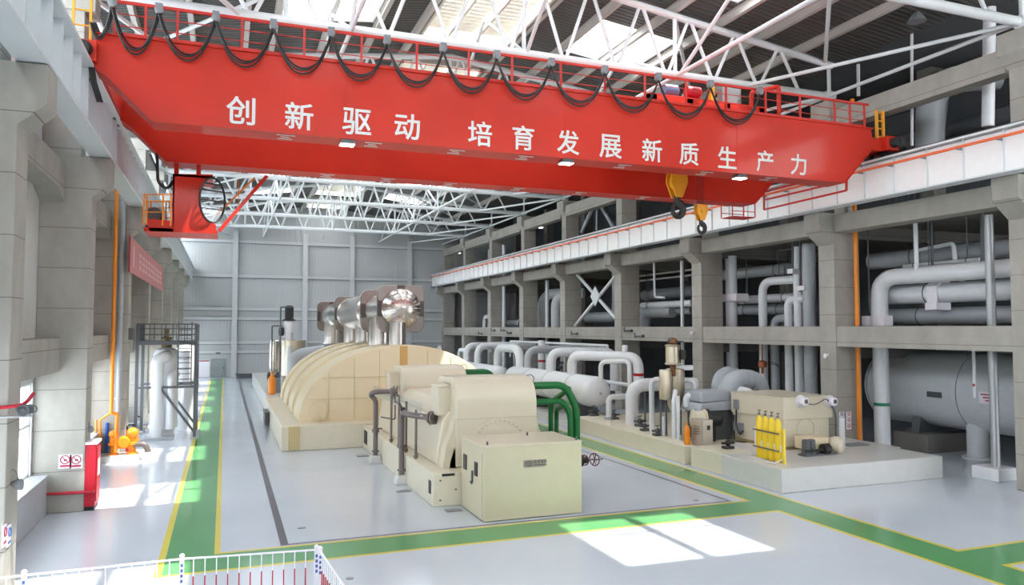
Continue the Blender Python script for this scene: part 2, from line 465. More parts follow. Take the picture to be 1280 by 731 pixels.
# right side: a row of concrete columns with three tiers of beams, dark equipment bays behind
def col_right(y0):
    m = M(); y1 = y0+0.95
    m.prism([(26.75, 0), (25.3, 0), (25.3, 9.22), (24.5, 9.85), (24.5, 10.62), (26.75, 10.62)], 'y', y0, y1)
    m.box(25.45, 26.6, y0+.08, y1-.08, 10.6, 15.2); m.box(25.1, 26.75, y0-.1, y1+.1, 14.95, 15.72)
    m.prism([(25.45, 14.5), (25.1, 14.95), (26.7, 14.95), (26.7, 14.5)], 'y', y0, y1)
    return m
for k, y in enumerate(RCOL):
    o = col_right(y).build('column', CONC, smooth=False, bevel=0.02)
    tag(o, 'tall concrete column with corbel on the right side, %s from the camera' % ORD[k], 'column', kind='structure')
rb = RCOL+[YB]
m = M(); m.prism([(26.75, 0), (25.3, 0), (25.3, 9.22), (24.5, 9.85), (24.5, 10.62), (26.75, 10.62)], 'y', YB-.9, YB); m.box(25.45, 26.6, YB-.9, YB, 10.6, 15.7)
o = m.build('column', CONC, smooth=False); tag(o, 'concrete half column on the right side against the far gable wall', 'column', kind='structure')
rb2 = [8.0]+rb
for k in range(len(rb2)-1):
    ya, yb = rb2[k]+.95, rb2[k+1] if k < len(rb2)-2 else YB-.9
    bay = 'bay before the first column' if k == 0 else '%s bay from the camera' % ORD[k-1]
    tie(k, ya, yb, 25.36, 26.0, 4.68, 5.58, 0, 'concrete floor beam across the right side at mid height, '+bay)
    tie(k, ya, yb, 25.32, 26.1, 9.75, 10.55, 0, 'concrete beam beneath the right crane girder, '+bay)
    tie(k, ya, yb, 25.35, 26.0, 14.42, 15.28, 0, 'upper concrete beam under the roof on the right side, '+bay)
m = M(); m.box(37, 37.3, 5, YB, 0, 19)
tag(m.build('wall_right', DARK, smooth=False), 'shade-toned rear wall behind the equipment bays on the right', 'wall', kind='structure')
for z, nm, lb_ in ((4.72, 'mezzanine slab', 'shade-toned concrete floor slab behind the right columns at mid height'), (10.15, 'upper slab', 'shade-toned concrete upper floor slab behind the right crane girder')):
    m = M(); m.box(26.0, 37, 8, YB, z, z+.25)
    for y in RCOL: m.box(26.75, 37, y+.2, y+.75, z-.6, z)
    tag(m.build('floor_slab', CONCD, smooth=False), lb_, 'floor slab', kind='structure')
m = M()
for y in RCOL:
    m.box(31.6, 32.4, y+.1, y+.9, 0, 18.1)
tag(m.build('trim_1', CONCD, smooth=False), 'inner row of shade-toned concrete posts far back in the right bays', 'posts', kind='structure')
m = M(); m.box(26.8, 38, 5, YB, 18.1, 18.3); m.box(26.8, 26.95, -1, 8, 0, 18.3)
tag(m.build('ceiling_2', DARK, smooth=False), 'shade-toned ceiling over the equipment bays on the right', 'ceiling', kind='structure')

# ------------------------------------------------------------------ roof deck, skylights, ridge vents
def zr(x): return 19.95-abs(x-RIDGE)*0.125          # underside of the deck
BAYS = [(-1.0, 8.4)]+[(TY[i], TY[i+1]) for i in range(len(TY)-1)]+[(82.0, YB)]
SKY = ((2.0, 6.1), (15.35, 19.5))
VENT = (8.4, 12.8)
rd = M(); sky = []; vents = []
for i, (a, b) in enumerate(BAYS):
    c = (a+b)/2
    sc_ = c+(.9 if i == 2 else -.25 if i == 1 else 0)
    y0, y1 = sc_-2.1, sc_+2.1
    last = i == len(BAYS)-1
    xs = [-5.3, SKY[0][0], SKY[0][1], VENT[0], RIDGE, VENT[1], SKY[1][0], SKY[1][1], 26.9]
    for q in range(len(xs)-1):
        x0, x1 = xs[q], xs[q+1]
        hole = None
        if (x0, x1) in SKY and not last: hole = (y0, y1)
        if VENT[0] <= x0 and x1 <= VENT[1]: hole = (c-3.0, c+3.0)
        segs = [(a, b)] if hole is None else [(a, hole[0]), (hole[1], b)]
        for (ya, yb) in segs:
            za, zb = zr(x0), zr(x1)
            rd.add([(x0,ya,za),(x1,ya,zb),(x1,yb,zb),(x0,yb,za),(x0,ya,za+.16),(x1,ya,zb+.16),(x1,yb,zb+.16),(x0,yb,za+.16)],
                   [(0,3,2,1),(4,5,6,7),(0,1,5,4),(1,2,6,5),(2,3,7,6),(3,0,4,7)])
    if not last: sky += [(i, s_, y0, y1) for s_ in SKY]
    vents.append((i, c))
o = rd.build('ceiling', DECK, smooth=False); tag(o, 'dark ribbed metal roof deck over the turbine hall', 'ceiling', kind='structure')
for i, (x0, x1), y0, y1 in sky:
    f = M()
    def zz(x): return zr(x)+.1
    for x in (x0+.05, x1-.05, x0+(x1-x0)*.52): f.bar((x, y0, zz(x)), (x, y1, zz(x)), .1, .22)
    for y in (y0+.05, y1-.05, y0+(y1-y0)*.62): f.bar((x0, y, zz(x0)), (x1, y, zz(x1)), .08, .2)
    side = 'left' if x0 < 8 else 'right'
    fo = f.build('skylight', STEELW, smooth=False)
    tag(fo, 'square glazed skylight in the %s roof slope, %s bay from the camera' % (side, ORD[i]), 'skylight', kind='structure')
    g = M(); g.add([(x0,y0,zz(x0)+.1),(x1,y0,zz(x1)+.1),(x1,y1,zz(x1)+.1),(x0,y1,zz(x0)+.1)], [(0,1,2,3)]); g.build('skylight_pane', SKYG, fo, smooth=False)
for i, c in vents:
    f = M(); top = zr(RIDGE)+1.0
    for x in (VENT[0], VENT[1]-.1): f.box(x, x+.12, c-3.05, c+3.05, zr(VENT[0])-.35, zr(VENT[0])+.5)
    for y in (c-3.05, c+2.95): f.box(VENT[0], VENT[1], y, y+.12, zr(VENT[0])-.2, zr(VENT[0])+.5)
    for q in range(15):
        y = c-2.75+q*.39
        f.bar((VENT[0], y, zr(VENT[0])+.25), (VENT[1], y, zr(VENT[0])+.25), .2, .06, up=(0,.5,1))
    for x in (VENT[0]+1.5, VENT[0]+2.9): f.box(x-.06, x+.06, c-3, c+3, zr(VENT[0])-.05, zr(VENT[0])+.12)
    fv = f.build('ridge_vent', LOUVRE, smooth=False); tag(fv, 'cream louvred ridge vent in the roof, %s bay from the camera' % ORD[i], 'roof vent', kind='structure')
    g = M(); z = zr(VENT[0])+.5; g.box(VENT[0], VENT[1]+.02, c-3.05, c+3.07, z, z+.02); g.build('sun_diffuser', FROST, fv, smooth=False)  # translucent lid added over the louvres to stop direct sun

# purlins along the hall
PXS = [-3.6, -1.5, 0.7, 2.0-.15, 4.1, 6.1+.15, 8.2, 13.0, 15.2, 17.45, 19.7, 21.9, 24.1]
for k, x in enumerate(PXS):
    m = M(); z = zr(x)
    m.box(x-.1, x+.1, -1, YB, z-.04, z-.005); m.box(x-.012, x+.012, -1, YB, z-.34, z-.04); m.box(x-.1, x+.1, -1, YB, z-.38, z-.34)
    tag(m.build('purlin', PURL, smooth=False), 'pale steel purlin running the length of the roof, %s from the left wall' % (ORD[k] if k else 'first'), 'purlin', kind='structure')

# roof trusses: pipe chords with a zigzag of diagonals
def chord_top(x): return zr(x)-.55
for k, y in enumerate(TY):
    t = thing('roof_truss', 'white tubular roof truss spanning the hall, %s from the camera' % ORD[k], 'roof truss', (RIDGE, y, 16.05), 'roof trusses across the hall', kind='structure')
    m = M(); m.tube([(-4.3, y, 16.05), (25.8, y, 16.05)], .17, 12); m.build('bottom_chord', STEELW, t)
    m = M(); m.tube([(-4.3, y, chord_top(-4.3)), (RIDGE, y, chord_top(RIDGE)), (25.8, y, chord_top(25.8))], .15, 12); m.build('top_chord', STEELW, t)
    nb = [-4.0+2.33*i for i in range(13)]
    for i, x in enumerate(nb):
        if i < 12:
            xm = x+1.16
            for (xa, xb) in ((x+.06, xm-.06), (x+2.33-.06, xm+.06)):
                m = M(); m.tube([(xa, y, 16.05), (xb, y, chord_top(xb))], .075, 8); m.build('diagonal', STEELW, t)
    for x in (-4.2, 1.8, RIDGE, 17.4, 25.6):
        m = M(); m.tube([(x, y, 16.05), (x, y, chord_top(x))], .085, 8); m.build('upright', STEELW, t)
    for x in (-4.2, 25.6):
        m = M(); m.lathe([(.22, -.22), (.26, -.1), (.26, .1), (.22, .22)], (x, y, 16.05), (1, 0, 0), 12); m.build('node', STEELW, t)
# longitudinal and diagonal bracing between the trusses
for k in range(1, len(TY)):
    ya, yb = TY[k], (TY[k+1] if k < len(TY)-1 else YB)
    t = thing('roof_bracing', 'white tubular bracing between roof trusses, %s bay from the camera' % ORD[k-1], 'roof bracing', (RIDGE, (ya+yb)/2, 16), 'bracing between the roof trusses', kind='structure')
    for x in (-4.2, 4.0, 17.4, 25.4):
        m = M(); m.tube([(x, ya, 16.0), (x, yb, 16.0)], .085, 8); m.build('tie', STEELW, t)
    for (xa, xb) in ((25.4, 21.0), (-4.2, 0.3)):
        m = M(); m.tube([(xa, ya, 16.0), (xb, yb, 16.02)], .08, 8); m.build('cross_tie', STEELW, t)
    for (xa, xb) in ((17.4, 25.4), (4.0, -4.2)):
        m = M(); m.tube([(xa, ya, chord_top(xa)), (xb, yb, chord_top(xb))], .085, 8); m.build('upper_tie', STEELW, t)
    for x in (4.0, 10.7, 17.6):
        m = M(); m.tube([(x, ya, 16.05), (x, (ya+yb)/2, chord_top(x)), (x, yb, 16.05)], .08, 8); m.build('longitudinal_strut', STEELW, t)

# ------------------------------------------------------------------ crane girders along both walls
def girder(xw, s, name, label, y0, y1, z0=10.65, z1=12.1):
    """xw web plane, s = +1 when the hall lies on the +x side"""
    m = M()
    m.box(xw-.02, xw+.02, y0, y1, z0, z1)
    m.box(xw-.3, xw+.3, y0, y1, z0-.03, z0+.02); m.box(xw-.36, xw+.36, y0, y1, z1-.02, z1+.04)
    o = m.build(name, STEELG, smooth=False); tag(o, label, 'crane girder', kind='structure')
    m = M(); y = y0+.5; 
    while y < y1:
        m.box(xw+.02*s if s > 0 else xw-.24, xw+.24 if s > 0 else xw-.02, y-.012, y+.012, z0+.02, z1-.02); y += 1.1 if s > 0 else 1.45
    m.build('stiffener', STEELG, o, smooth=False)
    m = M(); m.box(xw-.05, xw+.05, y0, y1, z1+.04, z1+.16); m.build('rail', DGREY, o, smooth=False)
    return o
gl = girder(-3.65, 1, 'crane_girder', 'white steel crane girder along the left columns', 5, YB-.2, 10.8, 12.3)
gr = girder(24.15, -1, 'crane_girder', 'white steel crane girder along the right columns', 8, YB-.2)
m = M(); m.box(23.98, 24.1, 8, YB-.2, 10.68, 12.02); m.build('web_cover', COVERW, gr, smooth=False)
m = M(); m.tube([(23.72, 8, 11.78), (23.72, YB-.4, 11.78)], .055, 8)
y = 10
ob = m.build('power_rail', ORANGER, gr)
m = M()
while y < YB-1: m.box(23.68, 24.0, y-.03, y+.03, 11.70, 11.76); y += 1.45
m.build('rail_bracket', MGREY, ob, smooth=False)

# ================================================================== OVERHEAD CRANE
crane = thing('overhead_crane', 'red double girder overhead crane with white lettering spanning the hall', 'crane', (10.3, 23.4, 12.2))
YN, YF, GW = 22.0, 27.2, .85         # near and far girder faces, girder width
ZT, ZB = 13.22, 11.02                # girder top and bottom
def gx(px, py): return PY(px, py, YN).x
XE0, XE1 = gx(119, 50), gx(1089, 161)
def crane_girder(y0, y1):
    zt, zb = ZT, ZB
    prof = [(XE0, zt), (XE0, 12.3), (XE0+.32, 12.08), (gx(190, 152), zb), (gx(1056, 229), zb), (XE1, PY(1089, 186, YN).z), (XE1, zt)]
    m = M(); m.prism(prof, 'y', y0, y1)
    for a, b in zip(prof[1:6], prof[2:7]):        # lower flange follows the outline
        m.bar((a[0], (y0+y1)/2, a[1]), (b[0], (y0+y1)/2, b[1]), y1-y0+.1, .03)
    m.box(XE0-.05, XE1+.05, y0-.07, y1+.07, zt-.015, zt+.02)
    for x in (3.2, 10.2, 17.0): m.box(x-.012, x+.012, y0-.008, y1+.008, zb, zt)
    return m.build('girder', RED, crane, smooth=False)
g1 = crane_girder(YN, YN+GW); g2 = crane_girder(YF, YF+GW)
# lettering: thirteen painted characters
chars = '创新驱动培育发展新质生产力'
cpx = [(301, 140), (374, 145), (446, 154), (509, 158), (600, 168), (654, 173), (710, 179), (763, 185), (815, 190), (861, 195), (909, 200), (956, 204), (998, 208)]
for ch, (px, py) in zip(chars, cpx):
    x = gx(px, py)
    fc = bpy.data.curves.new('glyph', 'FONT'); fc.body = ch; fc.size = 0.80; fc.align_x = 'CENTER'; fc.resolution_u = 3
    fo = bpy.data.objects.new('glyph', fc); COL.objects.link(fo)
    dg = bpy.context.evaluated_depsgraph_get(); me = bpy.data.meshes.new_from_object(fo.evaluated_get(dg))
    xs = [v.co.x for v in me.vertices]; ys = [v.co.y for v in me.vertices]
    lm = M()
    if xs:
        mx_, my_ = (min(xs)+max(xs))/2, (min(ys)+max(ys))/2
        sc = 0.76/max(max(ys)-min(ys), 0.01)
        for q, (dx, dz) in enumerate(((0, 0), (.013, 0), (-.013, 0), (0, .012), (0, -.012), (.009, .009), (-.009, -.009), (.009, -.009), (-.009, .009))):
            lm.add([(x+dx+(v.co.x-mx_)*sc, YN-.012-.0004*q, 11.54+dz+(v.co.y-my_)*sc) for v in me.vertices], [tuple(p.vertices) for p in me.polygons])
    bpy.data.objects.remove(fo); bpy.data.curves.remove(fc); bpy.data.meshes.remove(me)
    lo = lm.build('lettering', LETTER, g1, smooth=False)
lo['label'] = 'white painted character'
for gg, y0, xs in ((g1, YN+.02, (1.3, 3.8, 6.4, 8.7, 12.3, 15.6, 18.4)), (g2, YF+.02, (3.1, 5.3, 7.7, 10.5, 13.2, 16.2))):
    for x in xs:
        sm = M()
        for q, (a, b) in enumerate(((0, .5), (.12, .36), (.05, .45))):
            sm.box(x+a, x+b, y0+.12+q*.22, y0+.19+q*.22, ZB-.027, ZB-.018)
        sm.build('underside_mark', LETTER, gg, smooth=False)
# lit work lamps under the near girder
for px, py in ((434, 177), (708, 202), (925, 221)):
    c = PY(px, py, YN+.15)
    m = M(); m.prism([(c.x-.16, ZB-.02), (c.x+.16, ZB-.02), (c.x+.22, ZB-.14), (c.x-.22, ZB-.14)], 'y', YN, YN+.35)
    lo = m.build('work_lamp', DGREY, crane, smooth=False)
    m = M(); m.box(c.x-.2, c.x+.2, YN+.02, YN+.33, ZB-.165, ZB-.14); m.build('lamp_glass', LAMP, lo, smooth=False)
# end carriages with wheels and buffers
for xw, nm in ((-3.5, 'left'), (24.15, 'right')):
    xe = XE0 if xw < 0 else XE1
    m = M(); m.box(xw-.28, xw+.28, YN-.25, YF+GW+.3, 12.4, 12.95)
    for y in (YN, YF): m.box(min(xw, xe), max(xw, xe), y+.02, y+GW-.02, 12.4, 12.9)
    e = m.build('end_carriage', RED, crane, smooth=False, bevel=.02)
    for y in (YN+.2, YN+1.0, YF-.1, YF+.8):
        m = M(); m.lathe([(.18, -.09), (.25, -.09), (.25, -.06), (.22, -.06), (.22, .06), (.25, .06), (.25, .09), (.18, .09)], (xw, y, 12.48), (1, 0, 0), 20); m.build('wheel', BLACK, e)
    for y, sg in ((YN-.25, -1), (YF+GW+.3, 1)):
        m = M(); m.lathe([(.2, 0), (.2, .18), (.16, .24), (.05, .26)], (xw-.0, y, 12.68), (0, sg, 0), 16); m.build('buffer', BLACK, e)
# footwalk railings on both girders
def px_x(px, y, py=80): return PY(px, py, y).x
posts = [px_x(p, YN+.05) for p in (142, 181, 221, 302, 380, 452, 521, 586, 640, 701, 756, 806, 857, 907, 956, 999, 1042, 1061, 1079)]
for (yy, plist) in ((YN+.05, posts), (YF+GW-.05, posts)):
    m = M()
    for x in plist: m.bar((x, yy, ZT), (x, yy, ZT+.94), .06, .06)
    m.bar((-2.8, yy, ZT+.94), (posts[-1]+.2, yy, ZT+.94), .075, .075)
    for z in (ZT+.3, ZT+.62): m.tube([(-2.8, yy, z), (posts[-1], yy, z)], .014, 6)
    m.box(-2.8, posts[-1], yy-.01, yy+.01, ZT+.02, ZT+.12)
    m.build('railing', RED2, crane, smooth=False)
# access ladders at both ends
def ladder(x0, x1, y, z0, z1, mt, nm, n, th=.05):
    m = M()
    for x in (x0, x1): m.bar((x, y, z0), (x, y, z1), th, th)
    for q in range(n): m.tube([(x0, y, z0+.1+(z1-z0-.2)*q/(n-1)), (x1, y, z0+.1+(z1-z0-.2)*q/(n-1))], th*.35, 6)
    return m.build(nm, mt, crane, smooth=False)
ladder(gx(1104, 170), gx(1112, 170), YN+.3, 12.95, 14.1, YELHOOK, 'end_ladder', 4, .09)['label'] = 'yellow ladder'
ladder(gx(90, 20), gx(112, 20), YN+.2, 12.95, 15.2, YELHOOK, 'end_ladder', 6, .06)['label'] = 'yellow ladder'
m = M()
for q in range(3): m.tube([(XE0-.12+q*.05, YN-.05, 12.4), (XE0-.05+q*.05, YN-.05, 11.9), (XE0+.1+q*.05, YN, 11.4)], .03, 6)
m.build('cable_bundle', BLACK, crane)
# collector cage at the right end and small hanging platform
m = M(); X = 23.0
a, b = PX(955, 262, X), PX(1058, 238, X); c2, d2 = PX(955, 240, X), PX(1058, 214, X); e2, f2 = PX(955, 250, X), PX(1058, 226, X)
for p, q in ((a, b), (e2, f2), (c2, d2), (a, c2), (b, d2)): m.bar(p, q, .07, .07)
for p in (c2, d2): m.bar((X, p.y, p.z), (X, p.y, max(p.z, 12.45)), .06, .06)
m.build('collector_cage', RED2, crane, smooth=False)
m = M()
A = PY(909, 271, YF+.4); B = PY(937, 273, YF+.4)
m.box(A.x, B.x, YF+.03, YF+.82, A.z-.03, A.z)
for x in (A.x, (A.x+B.x)/2, B.x): 
    for y in (YF+.03, YF+.82): m.bar((x, y, A.z), (x, y, ZB), .035)
for y in (YF+.03, YF+.82): m.bar((A.x, y, A.z+.22), (B.x, y, A.z+.22), .03)
m.build('hanging_platform', RED2, crane, smooth=False)
# driver's cab slung below the far girder
yc = YF
def cp(px, py, y=yc): q = PY(px, py, y); return (q.x, q.z)
pl = [cp(216, 217), cp(266, 218)]
cxp, czp = cp(265.5, 250)
rx = abs(cp(281, 250)[0]-cxp); rz = abs(cp(265.5, 278)[1]-czp)
for q in range(13):
    t = math.pi/2+math.pi*q/12
    pl.append((cxp+rx*math.cos(t), czp+rz*math.sin(t)))
pl += [cp(270, 281), cp(270, 290), cp(216, 290)]
m = M(); m.prism(pl, 'y', yc, yc+.06)
x0, zt0 = pl[0]; zb0 = cp(216, 290)[1]; x1 = pl[1][0]
m.box(x0, x0+.06, yc, yc+1.7, zb0, zt0)
m.box(x0, x1, yc, yc+1.7, zt0-.08, zt0)
m.box(cp(180, 280)[0], cp(272, 288)[0], yc-.02, yc+1.7, zb0, zb0+.12)
m.prism([cp(182, 273), cp(216, 276), cp(216, 290), cp(187, 289)], 'y', yc-.02, yc+1.6)
cab = m.build('cab', RED, crane, smooth=False)
m = M(); ring = [Vector((cxp+rx*math.cos(2*math.pi*k/28), yc+.03-.55*math.cos(2*math.pi*k/28)*-1*rx, czp+rz*math.sin(2*math.pi*k/28))) for k in range(28)]
m.tube(ring, .035, 8, closed=True)
for dz in (.55, .32, -.02, -.3):
    hw = rx*math.sqrt(max(0, 1-dz*dz/(rz*rz))); zz_ = czp+dz
    m.bar((cxp-hw, yc+.03-.55*hw, zz_), (cxp+hw, yc+.03+.55*hw, zz_), .045 if dz > -.1 else .03)
m.build('window_hoop', BLACK, cab)
m = M(); m.add(ring, [tuple(range(28))]); m.build('window_pane', GLASS, cab, smooth=False)
m = M(); m.bar((*[cp(274, 288)[0]], yc+.1, cp(274, 288)[1]), (cp(334, 218)[0], yc+.3, cp(334, 218)[1]), .16, .12); m.build('brace', RED, cab, smooth=False)
m = M(); m.bar((cp(320, 214)[0], yc+1.2, cp(320, 214)[1]), (cp(270, 262)[0], yc+1.3, cp(270, 262)[1]), .1, .05); m.bar((cp(299, 216)[0], yc+1.1, cp(299, 216)[1]), (cp(299, 250)[0], yc+1.1, cp(299, 250)[1]), .03)
m.build('cab_stair', ORANGE, cab, smooth=False)
m = M()
for px in (220, 248): m.bar((cp(px, 217)[0], yc+.2, zt0-.05), (cp(px, 217)[0], yc+.2, ZB), .14)
m.build('hanger', RED, cab, smooth=False)
m = M()
for px in (180, 184, 204, 214):
    for yy in (yc, yc+1.4): m.bar((cp(px, 243)[0], yy, zb0+.2), (cp(px, 243)[0], yy, cp(px, 243)[1]), .045)
for py in (243, 252, 265):
    for yy in (yc, yc+1.4): m.bar((cp(180, py)[0], yy, cp(180, py)[1]), (cp(215, py)[0], yy, cp(215, py)[1]), .035)
    m.bar((cp(180, py)[0], yc, cp(180, py)[1]), (cp(180, py)[0], yc+1.4, cp(180, py)[1]), .035)
m.build('cab_railing', ORANGE, cab, smooth=False)
m = M(); c = cp(191, 266); m.lathe([(.1, -.3), (.24, -.28), (.27, -.1), (.27, .2), (.2, .3), (.1, .32)], (c[0], yc+.6, c[1]), (0, 1, 0), 16); m.box(c[0]-.25, c[0]+.25, yc+.3, yc+.9, zb0+.2, zb0+.3)
m.build('cab_cooler', DGREY, cab)
m = M(); m.tube([(x0-.5, yc+.1, 11.3), (x0-.45, yc+.1, 10.3), (x0-.15, yc+.1, 10.1), (x0, yc+.1, 10.4)], .05, 8, bend=.3); m.build('cab_cable', BLACK, cab)

# festoon cable hung from its clamps along the near footwalk
fest = thing('festoon_cable', 'black festoon cable hanging in loops along the red crane railing', 'cable', (10.0, 20.4, 13.6))
cl = [(141, 3), (199, 8), (270, 17), (342, 27), (414, 38), (484, 48), (554, 57), (621, 67), (689, 76), (756, 85), (823, 97), (888, 106), (950, 126)]
YC = YN-.16; ZC = ZT+.9
cps = [PY(p, q, YC) for p, q in cl]
for i, c in enumerate(cps):
    m = M(); m.box(c.x-.09, c.x+.09, YC-.08, YC+.1, ZC-.1, ZC+.05); m.lathe([(.08, -.1), (.11, -.08), (.11, .08), (.08, .1)], (c.x, YC, ZC-.12), (0, 1, 0), 12); m.box(c.x-.02, c.x+.02, YC, YN+.06, ZC, ZC+.04)
    m.build('cable_clamp', MGREY, fest)
ends = [PY(114, 44, YC)] + cps
for i in range(len(ends)-1):
    a, b = ends[i], ends[i+1]
    m = M()
    for j, (dy, sg) in enumerate(((-.05, .98), (0, 1.06), (.05, .9))):
        pts = []
        for q in range(17):
            u = q/16
            za = ZC-.18 if i else ZC-.7
            sg_ = sg*(1.15 if i else .6)
            shape = (1-(2*u-1)**4*.3-(2*u-1)**2*.7)
            pts.append((a.x+(b.x-a.x)*u+.025*(j-1), YC+dy, za+(ZC-.18-za)*u-sg_*shape))
        m.tube(pts, .026, 6)
    m.build('cable_loop', BLACK, fest)

# hoist trolley running on the two girders
TX = 16.2
tr = thing('hoist_trolley', 'red hoist trolley with winches resting on top of the crane girders', 'hoist trolley', (TX, 25, ZT))
yA, yB = YN+.55, YF+.2
m = M(); m.box(TX-2.4, TX+2.5, yA, yA+.3, ZT+.2, ZT+.52); m.box(TX-2.4, TX+2.5, yB, yB+.3, ZT+.2, ZT+.52)
for x in (TX-2.4, TX-.9, TX+.7, TX+2.25): m.box(x, x+.25, yA, yB, ZT+.22, ZT+.5)
m.box(TX-2.4, TX+2.5, yA+.1, yB, ZT+.5, ZT+.54); m.build('trolley_frame', RED, tr, smooth=False)
for y in (yA+.15, yB+.15):
    for x in (TX-2, TX+2):
        m = M(); m.lathe([(.18, -.08), (.22, -.08), (.22, .08), (.18, .08)], (x, y, ZT+.24), (0, 1, 0), 16); m.build('trolley_wheel', BLACK, tr)
zd = ZT+.86
m = M(); m.lathe([(.34, 0), (.34, .05), (.26, .05), (.26, 2.0), (.34, 2.0), (.34, 2.05)], (TX, yA+1.2, zd), (0, 1, 0), 20); m.build('hoist_drum', MGREY, tr)
m = M(); m.lathe([(.24, 0), (.24, .05), (.18, .05), (.18, 1.5), (.24, 1.5), (.24, 1.55)], (TX+1.3, yA+1.2, zd), (0, 1, 0), 20); m.build('hoist_drum', MGREY, tr)
m = M(); m.lathe([(.12, 0), (.2, .03), (.22, .1), (.22, .55), (.15, .62)], (TX-1.6, yA+.5, zd), (1, 0, 0), 14); m.build('hoist_motor', mat('motor_blue', rgb(92, 122, 160), .5), tr)
m = M(); m.lathe([(.12, 0), (.2, .03), (.22, .1), (.22, .55), (.15, .62)], (TX-.7, yA+.4, zd), (1, 0, 0), 14); m.build('hoist_motor', FIRERED, tr)
m = M(); m.box(TX+.75, TX+1.6, yA+.2, yA+.5, ZT+.54, ZT+1.15); m.build('control_box', MGREY, tr, smooth=False, bevel=.02)
m = M(); m.box(TX+.2, TX+.35, yA+.1, yA+.3, ZT+.54, ZT+1.1); m.build('guard_plate', YELHOOK, tr, smooth=False)
m = M(); m.tube([(TX+1.9, yA, ZT+.4), (TX+1.9, yA, ZT+1.0), (TX+2.9, yA-.3, ZT+1.25), (TX+2.9, yA-.3, ZT+.2)], .08, 8, bend=.1); m.build('towing_arm', RED, tr)
def hook_block(name, label, x, y, zt, s, ropes_to, nr):
    t = thing(name, label, 'crane hook', (x, y, zt-1.6*s))
    m = M()
    for sy in (-.2*s, .13*s):
        m.prism([(x-.34*s, zt), (x+.34*s, zt), (x+.38*s, zt-.35*s), (x+.14*s, zt-.95*s), (x-.14*s, zt-.95*s), (x-.38*s, zt-.35*s)], 'y', y+sy, y+sy+.07*s)
    m.lathe([(.3*s, -.1*s), (.3*s, .1*s)], (x, y, zt-.35*s), (0, 1, 0), 18)
    m.lathe([(.12*s, -.3*s), (.12*s, .3*s)], (x, y, zt-.4*s), (0, 1, 0), 12)
    m.build('hook_housing', YELHOOK, t)
    m = M(); pts = [(x, y, zt-.85*s), (x, y, zt-1.1*s)]
    for q in range(13):
        a = R(75)-R(300)*q/12
        pts.append((x+.02+.24*s*math.cos(a), y, zt-1.42*s+.27*s*math.sin(a)))
    rr = [.11*s, .14*s]+[(.165-.008*q)*s for q in range(13)]
    m.tube(pts, rr, 10); m.build('hook', BLACK, t)
    m = M()
    for q in range(nr): m.tube([(x-.22*s+.44*s*q/(nr-1), y, zt-.1*s), (x-.22*s+.44*s*q/(nr-1), y, ropes_to)], .011, 6)
    m.build('hoist_rope', BLACK, t)
hook_block('main_hook_block', 'large yellow hook block with a dark hook hanging under the crane', PY(846, 218, 25).x, 25.0, PY(846, 217, 25).z, 1.0, ZT+.7, 6)
hook_block('auxiliary_hook_block', 'smaller yellow hook block hanging lower on long ropes beside the large one', PY(876, 256, 25).x, 25.0, PY(876, 256, 25).z, .66, ZT+.7, 4)

# ================================================================== TURBINE AND GENERATOR (axis x = 8.4)
AX = 8.4
# low pressure casing on its block
pb = M(); pb.box(2.45, 14.3, 35.25, 50.2, 0, 1.13)
o = pb.build('turbine_block', PLINTH, smooth=False, bevel=.04); tag(o, 'cream foundation block under the domed turbine casing', 'foundation block')
m = M(); m.box(2.75, 3.25, 35.2, 35.27, .05, 1.1)
for q in range(4): m.box(2.78, 3.22, 35.12, 35.27, .22+q*.25, .26+q*.25)
m.build('step_niche', mat('niche_tan', rgb(206, 190, 142), .5), o, smooth=False)
m = M(); m.box(2.2, 2.43, 44.5, 46.5, .1, .75); m.box(2.15, 2.45, 44.4, 46.6, .72, .78); m.build('side_duct', DGREY, o, smooth=False)
m = M(); m.box(2.6, 14.2, 50.25, 78, 0, 1.15)
o = m.build('turbine_block', PLINTHW, smooth=False, bevel=.04); tag(o, 'pale foundation block behind the domed casing with oil tank on its left', 'foundation block')

lp = thing('turbine_casing', 'large domed cream turbine casing with stepped ribs on a cream block', 'turbine', (AX, 43, 1.13))
def half(a, b, n=30, ex=1.0):
    pts = []
    for k in range(n+1):
        t = math.pi-math.pi*k/n
        c, s = math.cos(t), math.sin(t)
        pts.append((AX-.15+a*math.copysign(abs(c)**ex, c), 1.13+b*abs(s)**ex))
    return pts
def casing_shell(secs):
    m = M(); n = 36; vs = []
    for (y, sc) in secs:
        for p in half(4.95*sc, 3.55*sc, n): vs.append((p[0], y, p[1]))
    fs = []
    for i in range(len(secs)-1):
        for k in range(n): a = i*(n+1)+k; fs.append((a, a+1, a+n+2, a+n+1))
    fs.append(tuple(range(n+1))); fs.append(tuple((len(secs)-1)*(n+1)+k for k in range(n, -1, -1)))
    m.add(vs, fs); return m
casing_shell([(36.5, .975), (36.55, 1.0), (39.4, 1.0), (39.45, .925), (40.9, .925), (40.95, .995), (43.1, .995), (43.15, .92), (44.6, .92), (44.65, .99), (47.0, .99), (47.05, .93), (48.5, .93), (48.55, .985), (50.1, .985), (50.15, .96)]).build('casing_shell', CREAM, lp)
